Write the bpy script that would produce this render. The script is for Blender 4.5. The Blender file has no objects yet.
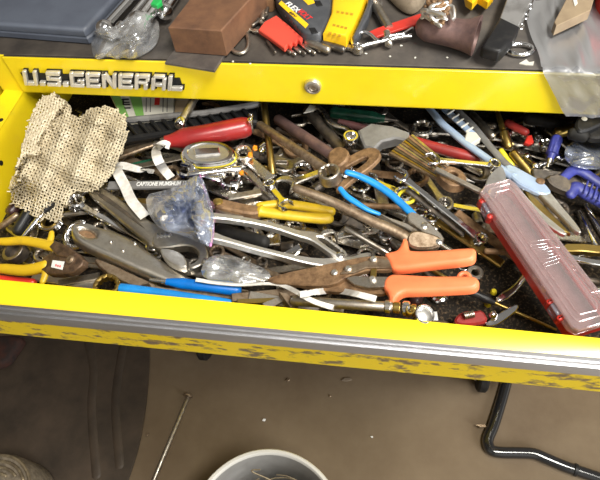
import bpy, bmesh, math, random
import numpy as np
from mathutils import Vector, Matrix
from mathutils.geometry import tessellate_polygon
C = bpy.context.scene.collection
SC = bpy.context.scene
rnd = random.Random(7)
ZR = 0.90                      # height of the open drawer's rim above the garage floor

# ------------------------------------------------------------------ camera
CF = 560.0
CPOS = np.array([0.09643, -0.49148, ZR + 0.44403])
def cam_axes(p, y, r):
    f = np.array([0, math.cos(p), -math.sin(p)]); u = np.array([0, math.sin(p), math.cos(p)]); x = np.array([1., 0, 0])
    c, s = math.cos(y), math.sin(y); Z = np.array([[c, -s, 0], [s, c, 0], [0, 0, 1]])
    f, u, x = Z @ f, Z @ u, Z @ x
    c, s = math.cos(r), math.sin(r)
    return c * x + s * u, -s * x + c * u, f
CX, CU, CFW = cam_axes(0.96022, 0.27271, -0.1473)
cd = bpy.data.cameras.new('camera'); cam = bpy.data.objects.new('camera', cd); C.objects.link(cam)
cam.matrix_world = Matrix([[CX[0], CU[0], -CFW[0], CPOS[0]], [CX[1], CU[1], -CFW[1], CPOS[1]], [CX[2], CU[2], -CFW[2], CPOS[2]], [0, 0, 0, 1]])
cd.sensor_fit = 'HORIZONTAL'; cd.sensor_width = 36; cd.lens = CF / 600 * 36; cd.clip_start = 0.02; cd.clip_end = 50
SC.camera = cam

# ------------------------------------------------------------------ world, lights, exposure
W = bpy.data.worlds.new('garage_air'); SC.world = W; W.use_nodes = True
wn = W.node_tree.nodes; wl = W.node_tree.links; wn.clear()
wo = wn.new('ShaderNodeOutputWorld'); wb = wn.new('ShaderNodeBackground'); wt = wn.new('ShaderNodeTexCoord')
wz = wn.new('ShaderNodeTexNoise'); wz.inputs['Scale'].default_value = 1.6; wz.inputs['Detail'].default_value = 3
wr = wn.new('ShaderNodeValToRGB')
wr.color_ramp.elements[0].position = 0.40; wr.color_ramp.elements[0].color = (0.30, 0.28, 0.25, 1)
wr.color_ramp.elements[1].position = 0.68; wr.color_ramp.elements[1].color = (1.9, 1.82, 1.64, 1)
wl.new(wt.outputs['Generated'], wz.inputs['Vector']); wl.new(wz.outputs['Fac'], wr.inputs['Fac'])
wl.new(wr.outputs['Color'], wb.inputs['Color']); wb.inputs['Strength'].default_value = 0.50; wl.new(wb.outputs['Background'], wo.inputs['Surface'])
def area(name, loc, target, size, power, col):
    l = bpy.data.lights.new(name, 'AREA'); l.shape = 'RECTANGLE'; l.size, l.size_y = size; l.energy = power; l.color = col
    o = bpy.data.objects.new(name, l); C.objects.link(o); o.location = loc
    o.rotation_euler = (Vector(target) - Vector(loc)).to_track_quat('-Z', 'Y').to_euler(); return o
area('ceiling_lamp', (0.85, -0.60, 2.7), (0.05, -0.1, ZR), (1.2, 0.3), 66, (1.0, 0.965, 0.89))
area('doorway_light', (2.1, -1.55, 1.5), (0.2, -0.1, 0.7), (1.2, 1.3), 58, (0.96, 0.98, 1.0))
SC.view_settings.view_transform = 'Standard'; SC.view_settings.look = 'None'; SC.view_settings.gamma = 1
SC.view_settings.use_curve_mapping = False; SC.view_settings.exposure = 0.1

# ------------------------------------------------------------------ pixel <-> place
def ray(px, py):
    d = CX * (px - 300) / CF - CU * (py - 240) / CF + CFW
    return d
def P(px, py, z):               # point on the level z (above the drawer rim) seen at that spot
    d = ray(px, py); t = (ZR + z - CPOS[2]) / d[2]; return CPOS + t * d
def Q(px, py, y):               # point on the upright plane at depth y
    d = ray(px, py); t = (y - CPOS[1]) / d[1]; return CPOS + t * d
def PIX(p):
    d = np.asarray(p, float) - CPOS; z = d @ CFW
    return 300 + CF * (d @ CX) / z, 240 - CF * (d @ CU) / z

# ------------------------------------------------------------------ materials
def nt(m):
    m.use_nodes = True; n = m.node_tree.nodes; n.clear(); return n, m.node_tree.links
def mat(name, col, col2=None, rough=0.5, metal=0.0, scale=60, lo=0.42, hi=0.62, rough2=None, bump=0.0, coat=0.0, detail=5, stretch=None, trans=0.0, alpha=1.0, spec=0.5):
    m = bpy.data.materials.new(name); n, l = nt(m)
    o = n.new('ShaderNodeOutputMaterial'); b = n.new('ShaderNodeBsdfPrincipled'); l.new(b.outputs[0], o.inputs[0])
    b.inputs['Metallic'].default_value = metal; b.inputs['Roughness'].default_value = rough
    b.inputs['Coat Weight'].default_value = coat; b.inputs['Coat Roughness'].default_value = 0.15
    b.inputs['Transmission Weight'].default_value = trans; b.inputs['Alpha'].default_value = alpha
    b.inputs['Specular IOR Level'].default_value = spec
    b.inputs['Base Color'].default_value = (*col, 1)
    if col2 is not None or bump:
        tc = n.new('ShaderNodeTexCoord'); oi = n.new('ShaderNodeObjectInfo'); ad = n.new('ShaderNodeVectorMath'); ad.operation = 'ADD'
        mu = n.new('ShaderNodeMath'); mu.operation = 'MULTIPLY'; mu.inputs[1].default_value = 7.3; l.new(oi.outputs['Random'], mu.inputs[0])
        l.new(tc.outputs['Object'], ad.inputs[0]); l.new(mu.outputs[0], ad.inputs[1])
        v = ad.outputs[0]
        if stretch:
            mp = n.new('ShaderNodeMapping'); mp.inputs['Scale'].default_value = stretch; l.new(v, mp.inputs['Vector']); v = mp.outputs[0]
        t = n.new('ShaderNodeTexNoise'); t.inputs['Scale'].default_value = scale; t.inputs['Detail'].default_value = detail; t.inputs['Roughness'].default_value = 0.65
        l.new(v, t.inputs['Vector'])
        if col2 is not None:
            r = n.new('ShaderNodeValToRGB'); r.color_ramp.elements[0].position = lo; r.color_ramp.elements[1].position = hi
            r.color_ramp.elements[0].color = (*col, 1); r.color_ramp.elements[1].color = (*col2, 1)
            l.new(t.outputs['Fac'], r.inputs['Fac']); l.new(r.outputs['Color'], b.inputs['Base Color'])
        if rough2 is not None:
            mr = n.new('ShaderNodeMapRange'); mr.inputs['From Min'].default_value = lo; mr.inputs['From Max'].default_value = hi
            mr.inputs['To Min'].default_value = rough; mr.inputs['To Max'].default_value = rough2
            l.new(t.outputs['Fac'], mr.inputs['Value']); l.new(mr.outputs[0], b.inputs['Roughness'])
        if bump:
            bp = n.new('ShaderNodeBump'); bp.inputs['Strength'].default_value = bump; bp.inputs['Distance'].default_value = 0.001
            l.new(t.outputs['Fac'], bp.inputs['Height']); l.new(bp.outputs[0], b.inputs['Normal'])
    return m
def film(name, tint, gloss=0.25, haze=0.15, rough=0.12, bump=0.5, scale=45, milk=None):       # thin clear plastic
    m = bpy.data.materials.new(name); n, l = nt(m); o = n.new('ShaderNodeOutputMaterial')
    tr = n.new('ShaderNodeBsdfTransparent'); tr.inputs[0].default_value = (*tint, 1)
    gl = n.new('ShaderNodeBsdfGlossy'); gl.inputs['Roughness'].default_value = rough; gl.inputs[0].default_value = (1, 1, 1, 1)
    df = n.new('ShaderNodeBsdfDiffuse'); df.inputs[0].default_value = (*(milk or [min(1, t * .95) for t in tint]), 1)
    lw = n.new('ShaderNodeLayerWeight'); lw.inputs['Blend'].default_value = 0.35
    ma = n.new('ShaderNodeMath'); ma.operation = 'MULTIPLY_ADD'; ma.inputs[1].default_value = 0.35; ma.inputs[2].default_value = gloss * .5; ma.use_clamp = True
    l.new(lw.outputs['Fresnel'], ma.inputs[0])
    m1 = n.new('ShaderNodeMixShader'); m2 = n.new('ShaderNodeMixShader'); m1.inputs[0].default_value = haze
    l.new(tr.outputs[0], m1.inputs[1]); l.new(df.outputs[0], m1.inputs[2]); l.new(ma.outputs[0], m2.inputs[0])
    l.new(m1.outputs[0], m2.inputs[1]); l.new(gl.outputs[0], m2.inputs[2]); l.new(m2.outputs[0], o.inputs[0])
    tc = n.new('ShaderNodeTexCoord'); t = n.new('ShaderNodeTexNoise'); t.inputs['Scale'].default_value = scale; t.inputs['Detail'].default_value = 4
    bp = n.new('ShaderNodeBump'); bp.inputs['Strength'].default_value = bump; bp.inputs['Distance'].default_value = 0.003
    l.new(tc.outputs['Object'], t.inputs['Vector']); l.new(t.outputs['Fac'], bp.inputs['Height'])
    for s in (gl, df): l.new(bp.outputs[0], s.inputs['Normal'])
    return m
M = {}
M['paint'] = mat('yellow_enamel', (0.86, 0.66, 0.012), (0.82, 0.60, 0.012), 0.32, 0, 9, coat=0.35)
M['paint_worn'] = mat('yellow_enamel_scuffed', (0.80, 0.58, 0.012), (0.17, 0.12, 0.075), 0.4, 0, 45, 0.52, 0.60, stretch=(.9, 1, 1.3), detail=7)
M['mat'] = mat('tray_liner', (0.040, 0.034, 0.030), (0.105, 0.088, 0.072), 0.62, 0, 22, 0.35, 0.7, bump=0.15, rough2=0.5, detail=9)
M['liner'] = mat('drawer_liner', (0.016, 0.013, 0.010), (0.150, 0.105, 0.062), 0.85, 0, 330, 0.52, 0.70, bump=0.4, spec=0.2, detail=6)
M['alum'] = mat('brushed_aluminium', (0.74, 0.74, 0.76), (0.42, 0.42, 0.43), 0.42, 1, 30, 0.45, 0.75, stretch=(.06, 1, 1))
M['dark_gap'] = mat('unlit_sheet_steel', (0.035, 0.032, 0.03), None, 0.6, 0)
M['concrete'] = mat('dusty_concrete', (0.122, 0.083, 0.047), (0.185, 0.136, 0.083), 0.8, 0, 6, 0.3, 0.75, bump=0.2, detail=9)
M['chrome'] = mat('chrome', (0.82, 0.82, 0.83), (0.62, 0.60, 0.57), 0.13, 1, 40, 0.5, 0.75, rough2=0.3)
M['chrome_dull'] = mat('worn_chrome', (0.78, 0.75, 0.69), (0.36, 0.30, 0.23), 0.2, 1, 100, 0.42, 0.74, rough2=0.45, bump=0.05, detail=8)
M['steel'] = mat('bare_steel', (0.62, 0.58, 0.51), (0.24, 0.19, 0.14), 0.32, 1, 110, 0.36, 0.72, rough2=0.55, bump=0.1, detail=9)
M['steel_bright'] = mat('satin_steel', (0.86, 0.84, 0.80), (0.62, 0.58, 0.52), 0.36, 1, 90, 0.42, 0.75, rough2=0.48, detail=8)
M['steel_dark'] = mat('dark_steel', (0.15, 0.135, 0.12), (0.30, 0.24, 0.18), 0.38, 0.9, 110, 0.4, 0.75, rough2=0.6, bump=0.1, detail=8)
M['steel_brown'] = mat('browned_steel', (0.42, 0.33, 0.235), (0.15, 0.095, 0.055), 0.40, 0.85, 120, 0.33, 0.68, rough2=0.6, bump=0.15, detail=9)
M['rust'] = mat('rusty_steel', (0.10, 0.052, 0.024), (0.37, 0.225, 0.115), 0.6, 0.30, 130, 0.30, 0.72, bump=0.35, detail=9)
M['rust_red'] = mat('rusty_purple_steel', (0.225, 0.135, 0.118), (0.105, 0.066, 0.064), 0.5, 0.3, 80, 0.32, 0.7, bump=0.25, detail=9)
M['brass'] = mat('old_brass', (0.52, 0.37, 0.11), (0.27, 0.18, 0.06), 0.32, 1, 40, 0.45, 0.75, rough2=0.5)
M['black'] = mat('black_plastic', (0.012, 0.012, 0.013), (0.032, 0.030, 0.027), 0.42, 0, 60, 0.5, 0.8, spec=0.3)
M['rubber'] = mat('black_rubber', (0.012, 0.0115, 0.011), (0.028, 0.026, 0.023), 0.6, 0, 90, 0.4, 0.8, bump=0.2, spec=0.2)
M['yellow_grip'] = mat('yellow_vinyl', (0.66, 0.44, 0.018), (0.40, 0.26, 0.03), 0.42, 0, 50, 0.52, 0.85)
M['orange_grip'] = mat('orange_vinyl', (0.95, 0.235, 0.09), (0.86, 0.20, 0.075), 0.45, 0, 30)
M['blue_grip'] = mat('blue_vinyl', (0.0, 0.165, 0.60), (0.0, 0.12, 0.45), 0.36, 0, 40)
M['sky_grip'] = mat('bright_blue_vinyl', (0.012, 0.27, 0.72), (0.01, 0.20, 0.55), 0.36, 0, 40)
M['indigo'] = mat('indigo_vinyl', (0.045, 0.055, 0.30), (0.03, 0.035, 0.18), 0.45, 0, 40)
M['red'] = mat('red_plastic', (0.62, 0.035, 0.022), (0.45, 0.03, 0.02), 0.35, 0, 30)
M['red_dull'] = mat('dull_red_plastic', (0.34, 0.028, 0.024), (0.20, 0.02, 0.018), 0.4, 0, 40)
M['red_soft'] = mat('faded_red_vinyl', (0.68, 0.075, 0.045), (0.58, 0.06, 0.04), 0.45, 0, 20)
M['maroon'] = mat('maroon_handle', (0.075, 0.030, 0.030), (0.035, 0.016, 0.016), 0.35, 0, 40)
M['green'] = mat('dark_green_plastic', (0.012, 0.080, 0.045), (0.006, 0.035, 0.02), 0.25, 0, 40)
M['pale_blue'] = mat('pale_blue_enamel', (0.40, 0.52, 0.72), (0.34, 0.44, 0.60), 0.3, 0.2, 40, coat=0.3)
M['white'] = mat('white_webbing', (0.74, 0.72, 0.68), (0.60, 0.57, 0.52), 0.7, 0, 120)
M['cord'] = mat('ecru_cord', (0.66, 0.58, 0.42), (0.45, 0.375, 0.245), 0.85, 0, 60, 0.35, 0.7)
M['grey_plastic'] = mat('grey_plastic', (0.20, 0.195, 0.19), (0.13, 0.125, 0.12), 0.45, 0, 40)
M['case_blue'] = mat('slate_blue_case', (0.072, 0.083, 0.108), (0.058, 0.066, 0.088), 0.5, 0, 14, bump=0.05)
M['batt'] = mat('charcoal_shell', (0.050, 0.053, 0.060), (0.072, 0.075, 0.082), 0.42, 0, 60)
M['batt_y'] = mat('amber_shell', (0.88, 0.53, 0.010), (0.82, 0.49, 0.010), 0.38, 0, 40)
M['wood'] = mat('rusty_grain', (0.30, 0.155, 0.070), (0.155, 0.080, 0.042), 0.62, 0.15, 22, 0.35, 0.7, bump=0.3, stretch=(3.0, .5, 1), detail=7)
M['block'] = mat('rusted_block', (0.205, 0.100, 0.050), (0.095, 0.046, 0.027), 0.6, 0.1, 45, 0.30, 0.72, bump=0.3, detail=10)
M['plate'] = mat('dark_plate_steel', (0.115, 0.100, 0.092), (0.175, 0.150, 0.130), 0.5, 0.5, 40, bump=0.1)
M['card'] = mat('brown_card', (0.30, 0.225, 0.14), (0.22, 0.16, 0.10), 0.6, 0, 20)
M['canvas'] = mat('tan_canvas', (0.25, 0.20, 0.14), (0.17, 0.13, 0.09), 0.85, 0, 60, bump=0.4)
M['white_print'] = mat('white_print', (0.78, 0.78, 0.76), None, 0.5)
M['red_print'] = mat('red_print', (0.62, 0.03, 0.03), None, 0.5)
M['green_print'] = mat('green_print', (0.20, 0.42, 0.10), None, 0.5)
M['black_print'] = mat('black_print', (0.02, 0.02, 0.02), None, 0.5)
M['paper'] = mat('off_white_card', (0.66, 0.64, 0.56), (0.55, 0.53, 0.46), 0.6, 0, 30)
M['orange_bit'] = mat('orange_plastic', (0.80, 0.27, 0.015), None, 0.4)
M['bright_green'] = mat('green_cap', (0.02, 0.38, 0.08), None, 0.4)
M['bright_yellow'] = mat('bright_yellow_plastic', (0.80, 0.66, 0.03), None, 0.4)
M['pail'] = mat('grey_pail_plastic', (0.30, 0.29, 0.275), (0.25, 0.24, 0.225), 0.45, 0, 12)
M['pail_rim'] = mat('pale_pail_rim', (0.60, 0.58, 0.53), None, 0.45)
M['wire'] = mat('tan_wire', (0.30, 0.24, 0.15), (0.18, 0.14, 0.09), 0.5, 0.5, 50)
M['gloss_black'] = mat('gloss_black_enamel', (0.012, 0.012, 0.013), None, 0.16, 0, coat=0.6)
M['dark_sheet'] = mat('dirty_brown_sheet', (0.034, 0.024, 0.016), (0.082, 0.057, 0.038), 0.6, 0, 9, 0.35, 0.75, bump=0.2, detail=8)  # dirty mat colour, also serves as painted shade on the left floor
M['burlap'] = mat('burlap', (0.21, 0.17, 0.12), (0.12, 0.095, 0.065), 0.9, 0, 90, bump=0.5)
M['badge'] = mat('badge_chrome', (0.74, 0.71, 0.64), (0.60, 0.57, 0.50), 0.3, 0.45, 70)
M['rust_dark'] = mat('dark_rusty_steel', (0.055, 0.034, 0.022), (0.22, 0.135, 0.08), 0.5, 0.5, 140, 0.36, 0.75, bump=0.35, detail=9)
M['red_handle'] = mat('deep_red_plastic', (0.30, 0.017, 0.016), (0.22, 0.014, 0.014), 0.3, 0, 30)
M['steel_grey'] = mat('worn_grey_steel', (0.60, 0.565, 0.50), (0.34, 0.295, 0.235), 0.3, 1, 70, 0.38, 0.72, rough2=0.5, bump=0.08, detail=9)
M['magenta'] = mat('magenta_zip', (0.55, 0.22, 0.42), None, 0.4)
M['film'] = film('clear_poly', (0.93, 0.94, 0.95), 0.18, 0.20, 0.16, 0.35, 45, (.75, .75, .75))
M['film_milky'] = film('hazy_poly', (0.80, 0.84, 0.92), 0.12, 0.20, 0.2, 0.35, 50, (.55, .60, .72))
M['film_grey'] = film('dusty_poly', (0.72, 0.74, 0.78), 0.06, 0.50, 0.35, 0.25, 14, (.30, .305, .32))
M['lid'] = film('clear_lid', (0.98, 0.90, 0.90), 0.34, 0.10, 0.14, 0.10, 20, (.9, .78, .78))

# ------------------------------------------------------------------ mesh building
class MB:
    def __init__(s): s.v = []; s.f = []
    def add(s, vs, fs):
        k = len(s.v); s.v += [tuple(map(float, p)) for p in vs]; s.f += [tuple(i + k for i in f) for f in fs]; return s
    def box(s, c, d, R=None, ch=0.0):
        x, y, z = [q / 2 for q in d]; c = Vector(c)
        if ch <= 0:
            vs = [Vector((i * x, j * y, k * z)) for k in (-1, 1) for j in (-1, 1) for i in (-1, 1)]
            fs = [(0, 2, 3, 1), (4, 5, 7, 6), (0, 1, 5, 4), (2, 6, 7, 3), (0, 4, 6, 2), (1, 3, 7, 5)]
        else:
            ch = min(ch, x * .9, y * .9, z * .9)
            pl = [(-x + ch, -y), (x - ch, -y), (x, -y + ch), (x, y - ch), (x - ch, y), (-x + ch, y), (-x, y - ch), (-x, -y + ch)]
            def ins(p, i): return (p[0] - math.copysign(i, p[0]), p[1] - math.copysign(i, p[1]))
            vs = []
            for (i, zz) in ((ch, -z), (0, -z + ch), (0, z - ch), (ch, z)): vs += [Vector((*ins(p, i), zz)) for p in pl]
            fs = [tuple(range(7, -1, -1)), tuple(range(24, 32))]
            for a in range(3):
                for b in range(8): fs.append((a * 8 + b, a * 8 + (b + 1) % 8, a * 8 + 8 + (b + 1) % 8, a * 8 + 8 + b))
        if R is not None: vs = [R @ v for v in vs]
        return s.add([v + c for v in vs], fs)
    def sweep(s, pts, rad, seg=10, flat=1.0, caps='round', up=(0, 0, 1)):
        """tube along pts; rad a number or a list; flat squeezes it in the up direction; rounded, flat or open ends"""
        pts = [Vector(p) for p in pts]; n = len(pts)
        rad = [rad] * n if not hasattr(rad, '__len__') else list(rad)
        if caps == 'round':
            d0 = (pts[0] - pts[1]).normalized(); d1 = (pts[-1] - pts[-2]).normalized()
            A = [(pts[0] + d0 * rad[0] * q, rad[0] * w) for q, w in ((.62, .42), (.38, .80))]; B = [(pts[-1] + d1 * rad[-1] * q, rad[-1] * w) for q, w in ((.38, .80), (.62, .42))]
            pts = [a for a, _ in A] + pts + [b for b, _ in B]; rad = [a for _, a in A] + rad + [b for _, b in B]; n = len(pts)
        up = Vector(up); vs = []; prev = None
        for i in range(n):
            t = (pts[min(i + 1, n - 1)] - pts[max(i - 1, 0)])
            t = t.normalized() if t.length > 1e-9 else Vector((1, 0, 0))
            side = t.cross(up)
            if side.length < 0.15: side = prev if prev is not None else t.cross(Vector((0, 1, 0.01)))
            side.normalize(); u2 = side.cross(t).normalized(); prev = side
            for k in range(seg):
                a = 2 * math.pi * k / seg
                vs.append(pts[i] + side * (math.cos(a) * rad[i]) + u2 * (math.sin(a) * rad[i] * flat))
        fs = []
        for i in range(n - 1):
            for k in range(seg): fs.append((i * seg + k, i * seg + (k + 1) % seg, (i + 1) * seg + (k + 1) % seg, (i + 1) * seg + k))
        if caps != 'open': fs += [tuple(range(seg - 1, -1, -1)), tuple((n - 1) * seg + k for k in range(seg))]
        return s.add(vs, fs)
    def lathe(s, prof, o=(0, 0, 0), ax=(1, 0, 0), seg=20, closed=False):
        """prof: (distance along axis, radius)"""
        ax = Vector(ax).normalized(); a = ax.orthogonal().normalized(); b = ax.cross(a); o = Vector(o); vs = []; n = len(prof)
        for (t, r) in prof:
            for k in range(seg):
                w = 2 * math.pi * k / seg; vs.append(o + ax * t + (a * math.cos(w) + b * math.sin(w)) * max(r, 1e-5))
        fs = []
        for i in range(n if closed else n - 1):
            j = (i + 1) % n
            for k in range(seg): fs.append((i * seg + k, i * seg + (k + 1) % seg, j * seg + (k + 1) % seg, j * seg + k))
        if not closed: fs += [tuple(range(seg - 1, -1, -1)), tuple((n - 1) * seg + k for k in range(seg))]
        return s.add(vs, fs)
    def ring(s, o, ro, ri, h, ax=(0, 0, 1), seg=24, points=0):
        c = min((ro - ri) * .3, h * .3)
        if points:                               # ring with a toothed bore (box-end of a wrench)
            out = [(ro * math.cos(2 * math.pi * k / 48), ro * math.sin(2 * math.pi * k / 48)) for k in range(48)]
            inn = [((ri * (1.08 if k % 2 else .92)) * math.cos(2 * math.pi * k / (2 * points)), (ri * (1.08 if k % 2 else .92)) * math.sin(2 * math.pi * k / (2 * points))) for k in range(2 * points)]
            m = MB().prism(out, 0, h, c, [inn]); return s.add([Vector(o) + Vector(v) for v in m.v], m.f)
        return s.lathe([(c, ro), (h - c, ro), (h, ro - c), (h, ri + c), (h - c, ri), (c, ri), (0, ri + c), (0, ro - c)], o, ax, seg, True)
    def prism(s, out, z0, z1, c=0.0, holes=(), crown=0.0, tilt=None):
        """outline (x, y) with holes pulled up from z0 to z1, edges eased by c; crown rounds the upper face over"""
        def area2(p): return sum(p[i][0] * p[(i + 1) % len(p)][1] - p[(i + 1) % len(p)][0] * p[i][1] for i in range(len(p)))
        out = [tuple(p) for p in out]; out = out if area2(out) > 0 else out[::-1]
        loops = [(out, 1)] + [((h if area2(h) < 0 else h[::-1]), 1) for h in holes]
        def inset(p, d):
            n = len(p); r = []
            for i in range(n):
                a, b, q = p[i - 1], p[i], p[(i + 1) % n]
                e1 = Vector((b[0] - a[0], b[1] - a[1])); e2 = Vector((q[0] - b[0], q[1] - b[1]))
                n1 = Vector((-e1.y, e1.x)).normalized() if e1.length > 1e-9 else Vector((0, 0)); n2 = Vector((-e2.y, e2.x)).normalized() if e2.length > 1e-9 else n1
                m = n1 + n2; k = m.length
                if k < 1e-6: r.append(b); continue
                m = m / k; dd = d / max(0.55, m.dot(n1)); r.append((b[0] + m.x * dd, b[1] + m.y * dd))
            return r
        if crown > 0: prof = [(c, z0), (0, z0 + c), (0, z1 - crown), (crown * .25, z1 - crown * .45), (crown * .6, z1 - crown * .15), (crown * 1.1, z1)]
        elif c > 0: prof = [(c, z0), (0, z0 + c), (0, z1 - c), (c, z1)]
        else: prof = [(0, z0), (0, z1)]
        vs = []; fs = []; caps = [[], []]
        for lp, _ in loops:
            n = len(lp); base = len(vs)
            for (d, z) in prof: vs += [(x, y, z) for x, y in inset(lp, d)]
            for a in range(len(prof) - 1):
                for i in range(n): fs.append((base + a * n + i, base + a * n + (i + 1) % n, base + (a + 1) * n + (i + 1) % n, base + (a + 1) * n + i))
            caps[0].append(list(range(base, base + n))); caps[1].append(list(range(base + (len(prof) - 1) * n, base + len(prof) * n)))
        for w, cl in enumerate(caps):
            if len(cl) == 1 and False: pass
            flat = [i for l_ in cl for i in l_]
            for t in tessellate_polygon([[Vector((vs[i][0], vs[i][1], 0)) for i in l_] for l_ in cl]):
                a, b, q = [flat[i] for i in t]
                cr = (vs[b][0] - vs[a][0]) * (vs[q][1] - vs[a][1]) - (vs[b][1] - vs[a][1]) * (vs[q][0] - vs[a][0])
                if abs(cr) < 1e-14: continue
                fs.append((a, b, q) if (cr > 0) == (w == 1) else (a, q, b))
        return s.add(vs, fs)
    def xf(s, Mx):
        s.v = [tuple(Mx @ Vector(p)) for p in s.v]; return s
    def join(s, o, Mx=None):
        return s.add([Mx @ Vector(p) for p in o.v] if Mx is not None else o.v, o.f)
    def mesh(s, name, m, smooth=38):
        me = bpy.data.meshes.new(name); me.from_pydata(s.v, [], s.f); me.validate(); me.update()
        if m is not None: me.materials.append(M[m] if isinstance(m, str) else m)
        if smooth and len(me.polygons):
            me.polygons.foreach_set('use_smooth', [True] * len(me.polygons)); me.set_sharp_from_angle(angle=math.radians(smooth))
        return me
def chaikin(p, n=2, closed=True):
    p = [tuple(q) for q in p]
    for _ in range(n):
        r = []
        m = len(p)
        if not closed: r.append(p[0])
        for i in range(m if closed else m - 1):
            a, b = np.array(p[i]), np.array(p[(i + 1) % m]); r += [tuple(.75 * a + .25 * b), tuple(.25 * a + .75 * b)]
        if not closed: r.append(p[-1])
        p = r
    return p
def curve(p, n=6):              # smooth open path through points (Catmull-Rom)
    p = [np.array(q, float) for q in p]; q = [2 * p[0] - p[1]] + p + [2 * p[-1] - p[-2]]; r = []
    for i in range(1, len(q) - 2):
        for k in range(n):
            t = k / n; a, b, c, d = q[i - 1:i + 3]
            r.append(.5 * (2 * b + (c - a) * t + (2 * a - 5 * b + 4 * c - d) * t * t + (3 * b - a - 3 * c + d) * t ** 3))
    return r + [p[-1]]

# ------------------------------------------------------------------ how things rest on what lies below them
RT = None
class Rest:
    def __init__(s, x0, x1, y0, y1, z, h=0.0015):
        s.x0, s.y0, s.h = x0, y0, h; s.nx, s.ny = int((x1 - x0) / h), int((y1 - y0) / h); s.H = np.full((s.nx, s.ny), z)
    def idx(s, p):
        return np.clip(((p[..., 0] - s.x0) / s.h).astype(int), 0, s.nx - 1), np.clip(((p[..., 1] - s.y0) / s.h).astype(int), 0, s.ny - 1)
    def at(s, p): i, j = s.idx(np.asarray(p)); return s.H[i, j]
    def put(s, pts):
        i, j = s.idx(pts); np.maximum.at(s.H, (i, j), pts[:, 2])
    def wall(s, x0, x1, y0, y1, z):
        i0, i1 = int((x0 - s.x0) / s.h), int((x1 - s.x0) / s.h) + 1; j0, j1 = int((y0 - s.y0) / s.h), int((y1 - s.y0) / s.h) + 1
        s.H[max(i0, 0):i1, max(j0, 0):j1] = np.maximum(s.H[max(i0, 0):i1, max(j0, 0):j1], z)
def sample(vs, fs, h=0.0014):
    v = np.array(vs, float); out = [v]
    tri = [(f[0], f[i], f[i + 1]) for f in fs for i in range(1, len(f) - 1)]
    if not tri: return v
    t = v[np.array(tri)]; e = np.maximum(np.linalg.norm(t[:, 1] - t[:, 0], axis=1), np.maximum(np.linalg.norm(t[:, 2] - t[:, 0], axis=1), np.linalg.norm(t[:, 2] - t[:, 1], axis=1)))
    n = np.minimum(np.ceil(e / h).astype(int), 160)
    for k in np.unique(n):
        if k <= 1: continue
        s_ = t[n == k]; uv = np.array([(i / k, j / k) for i in range(k + 1) for j in range(k + 1 - i)])
        # thin long triangles would make far too many points: thin those out
        p = s_[:, None, 0] * (1 - uv.sum(1))[None, :, None] + s_[:, None, 1] * uv[:, 0][None, :, None] + s_[:, None, 2] * uv[:, 1][None, :, None]
        out.append(p.reshape(-1, 3))
    p = np.concatenate(out)
    key = np.unique(np.round(p / (h * .7)).astype(np.int64), axis=0, return_index=True)[1]
    return p[key]
def rot(yaw, tilt, roll):
    return np.array((Matrix.Rotation(yaw, 3, 'Z') @ Matrix.Rotation(-tilt, 3, 'Y') @ Matrix.Rotation(roll, 3, 'X')))
DROPLOG = []
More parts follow.
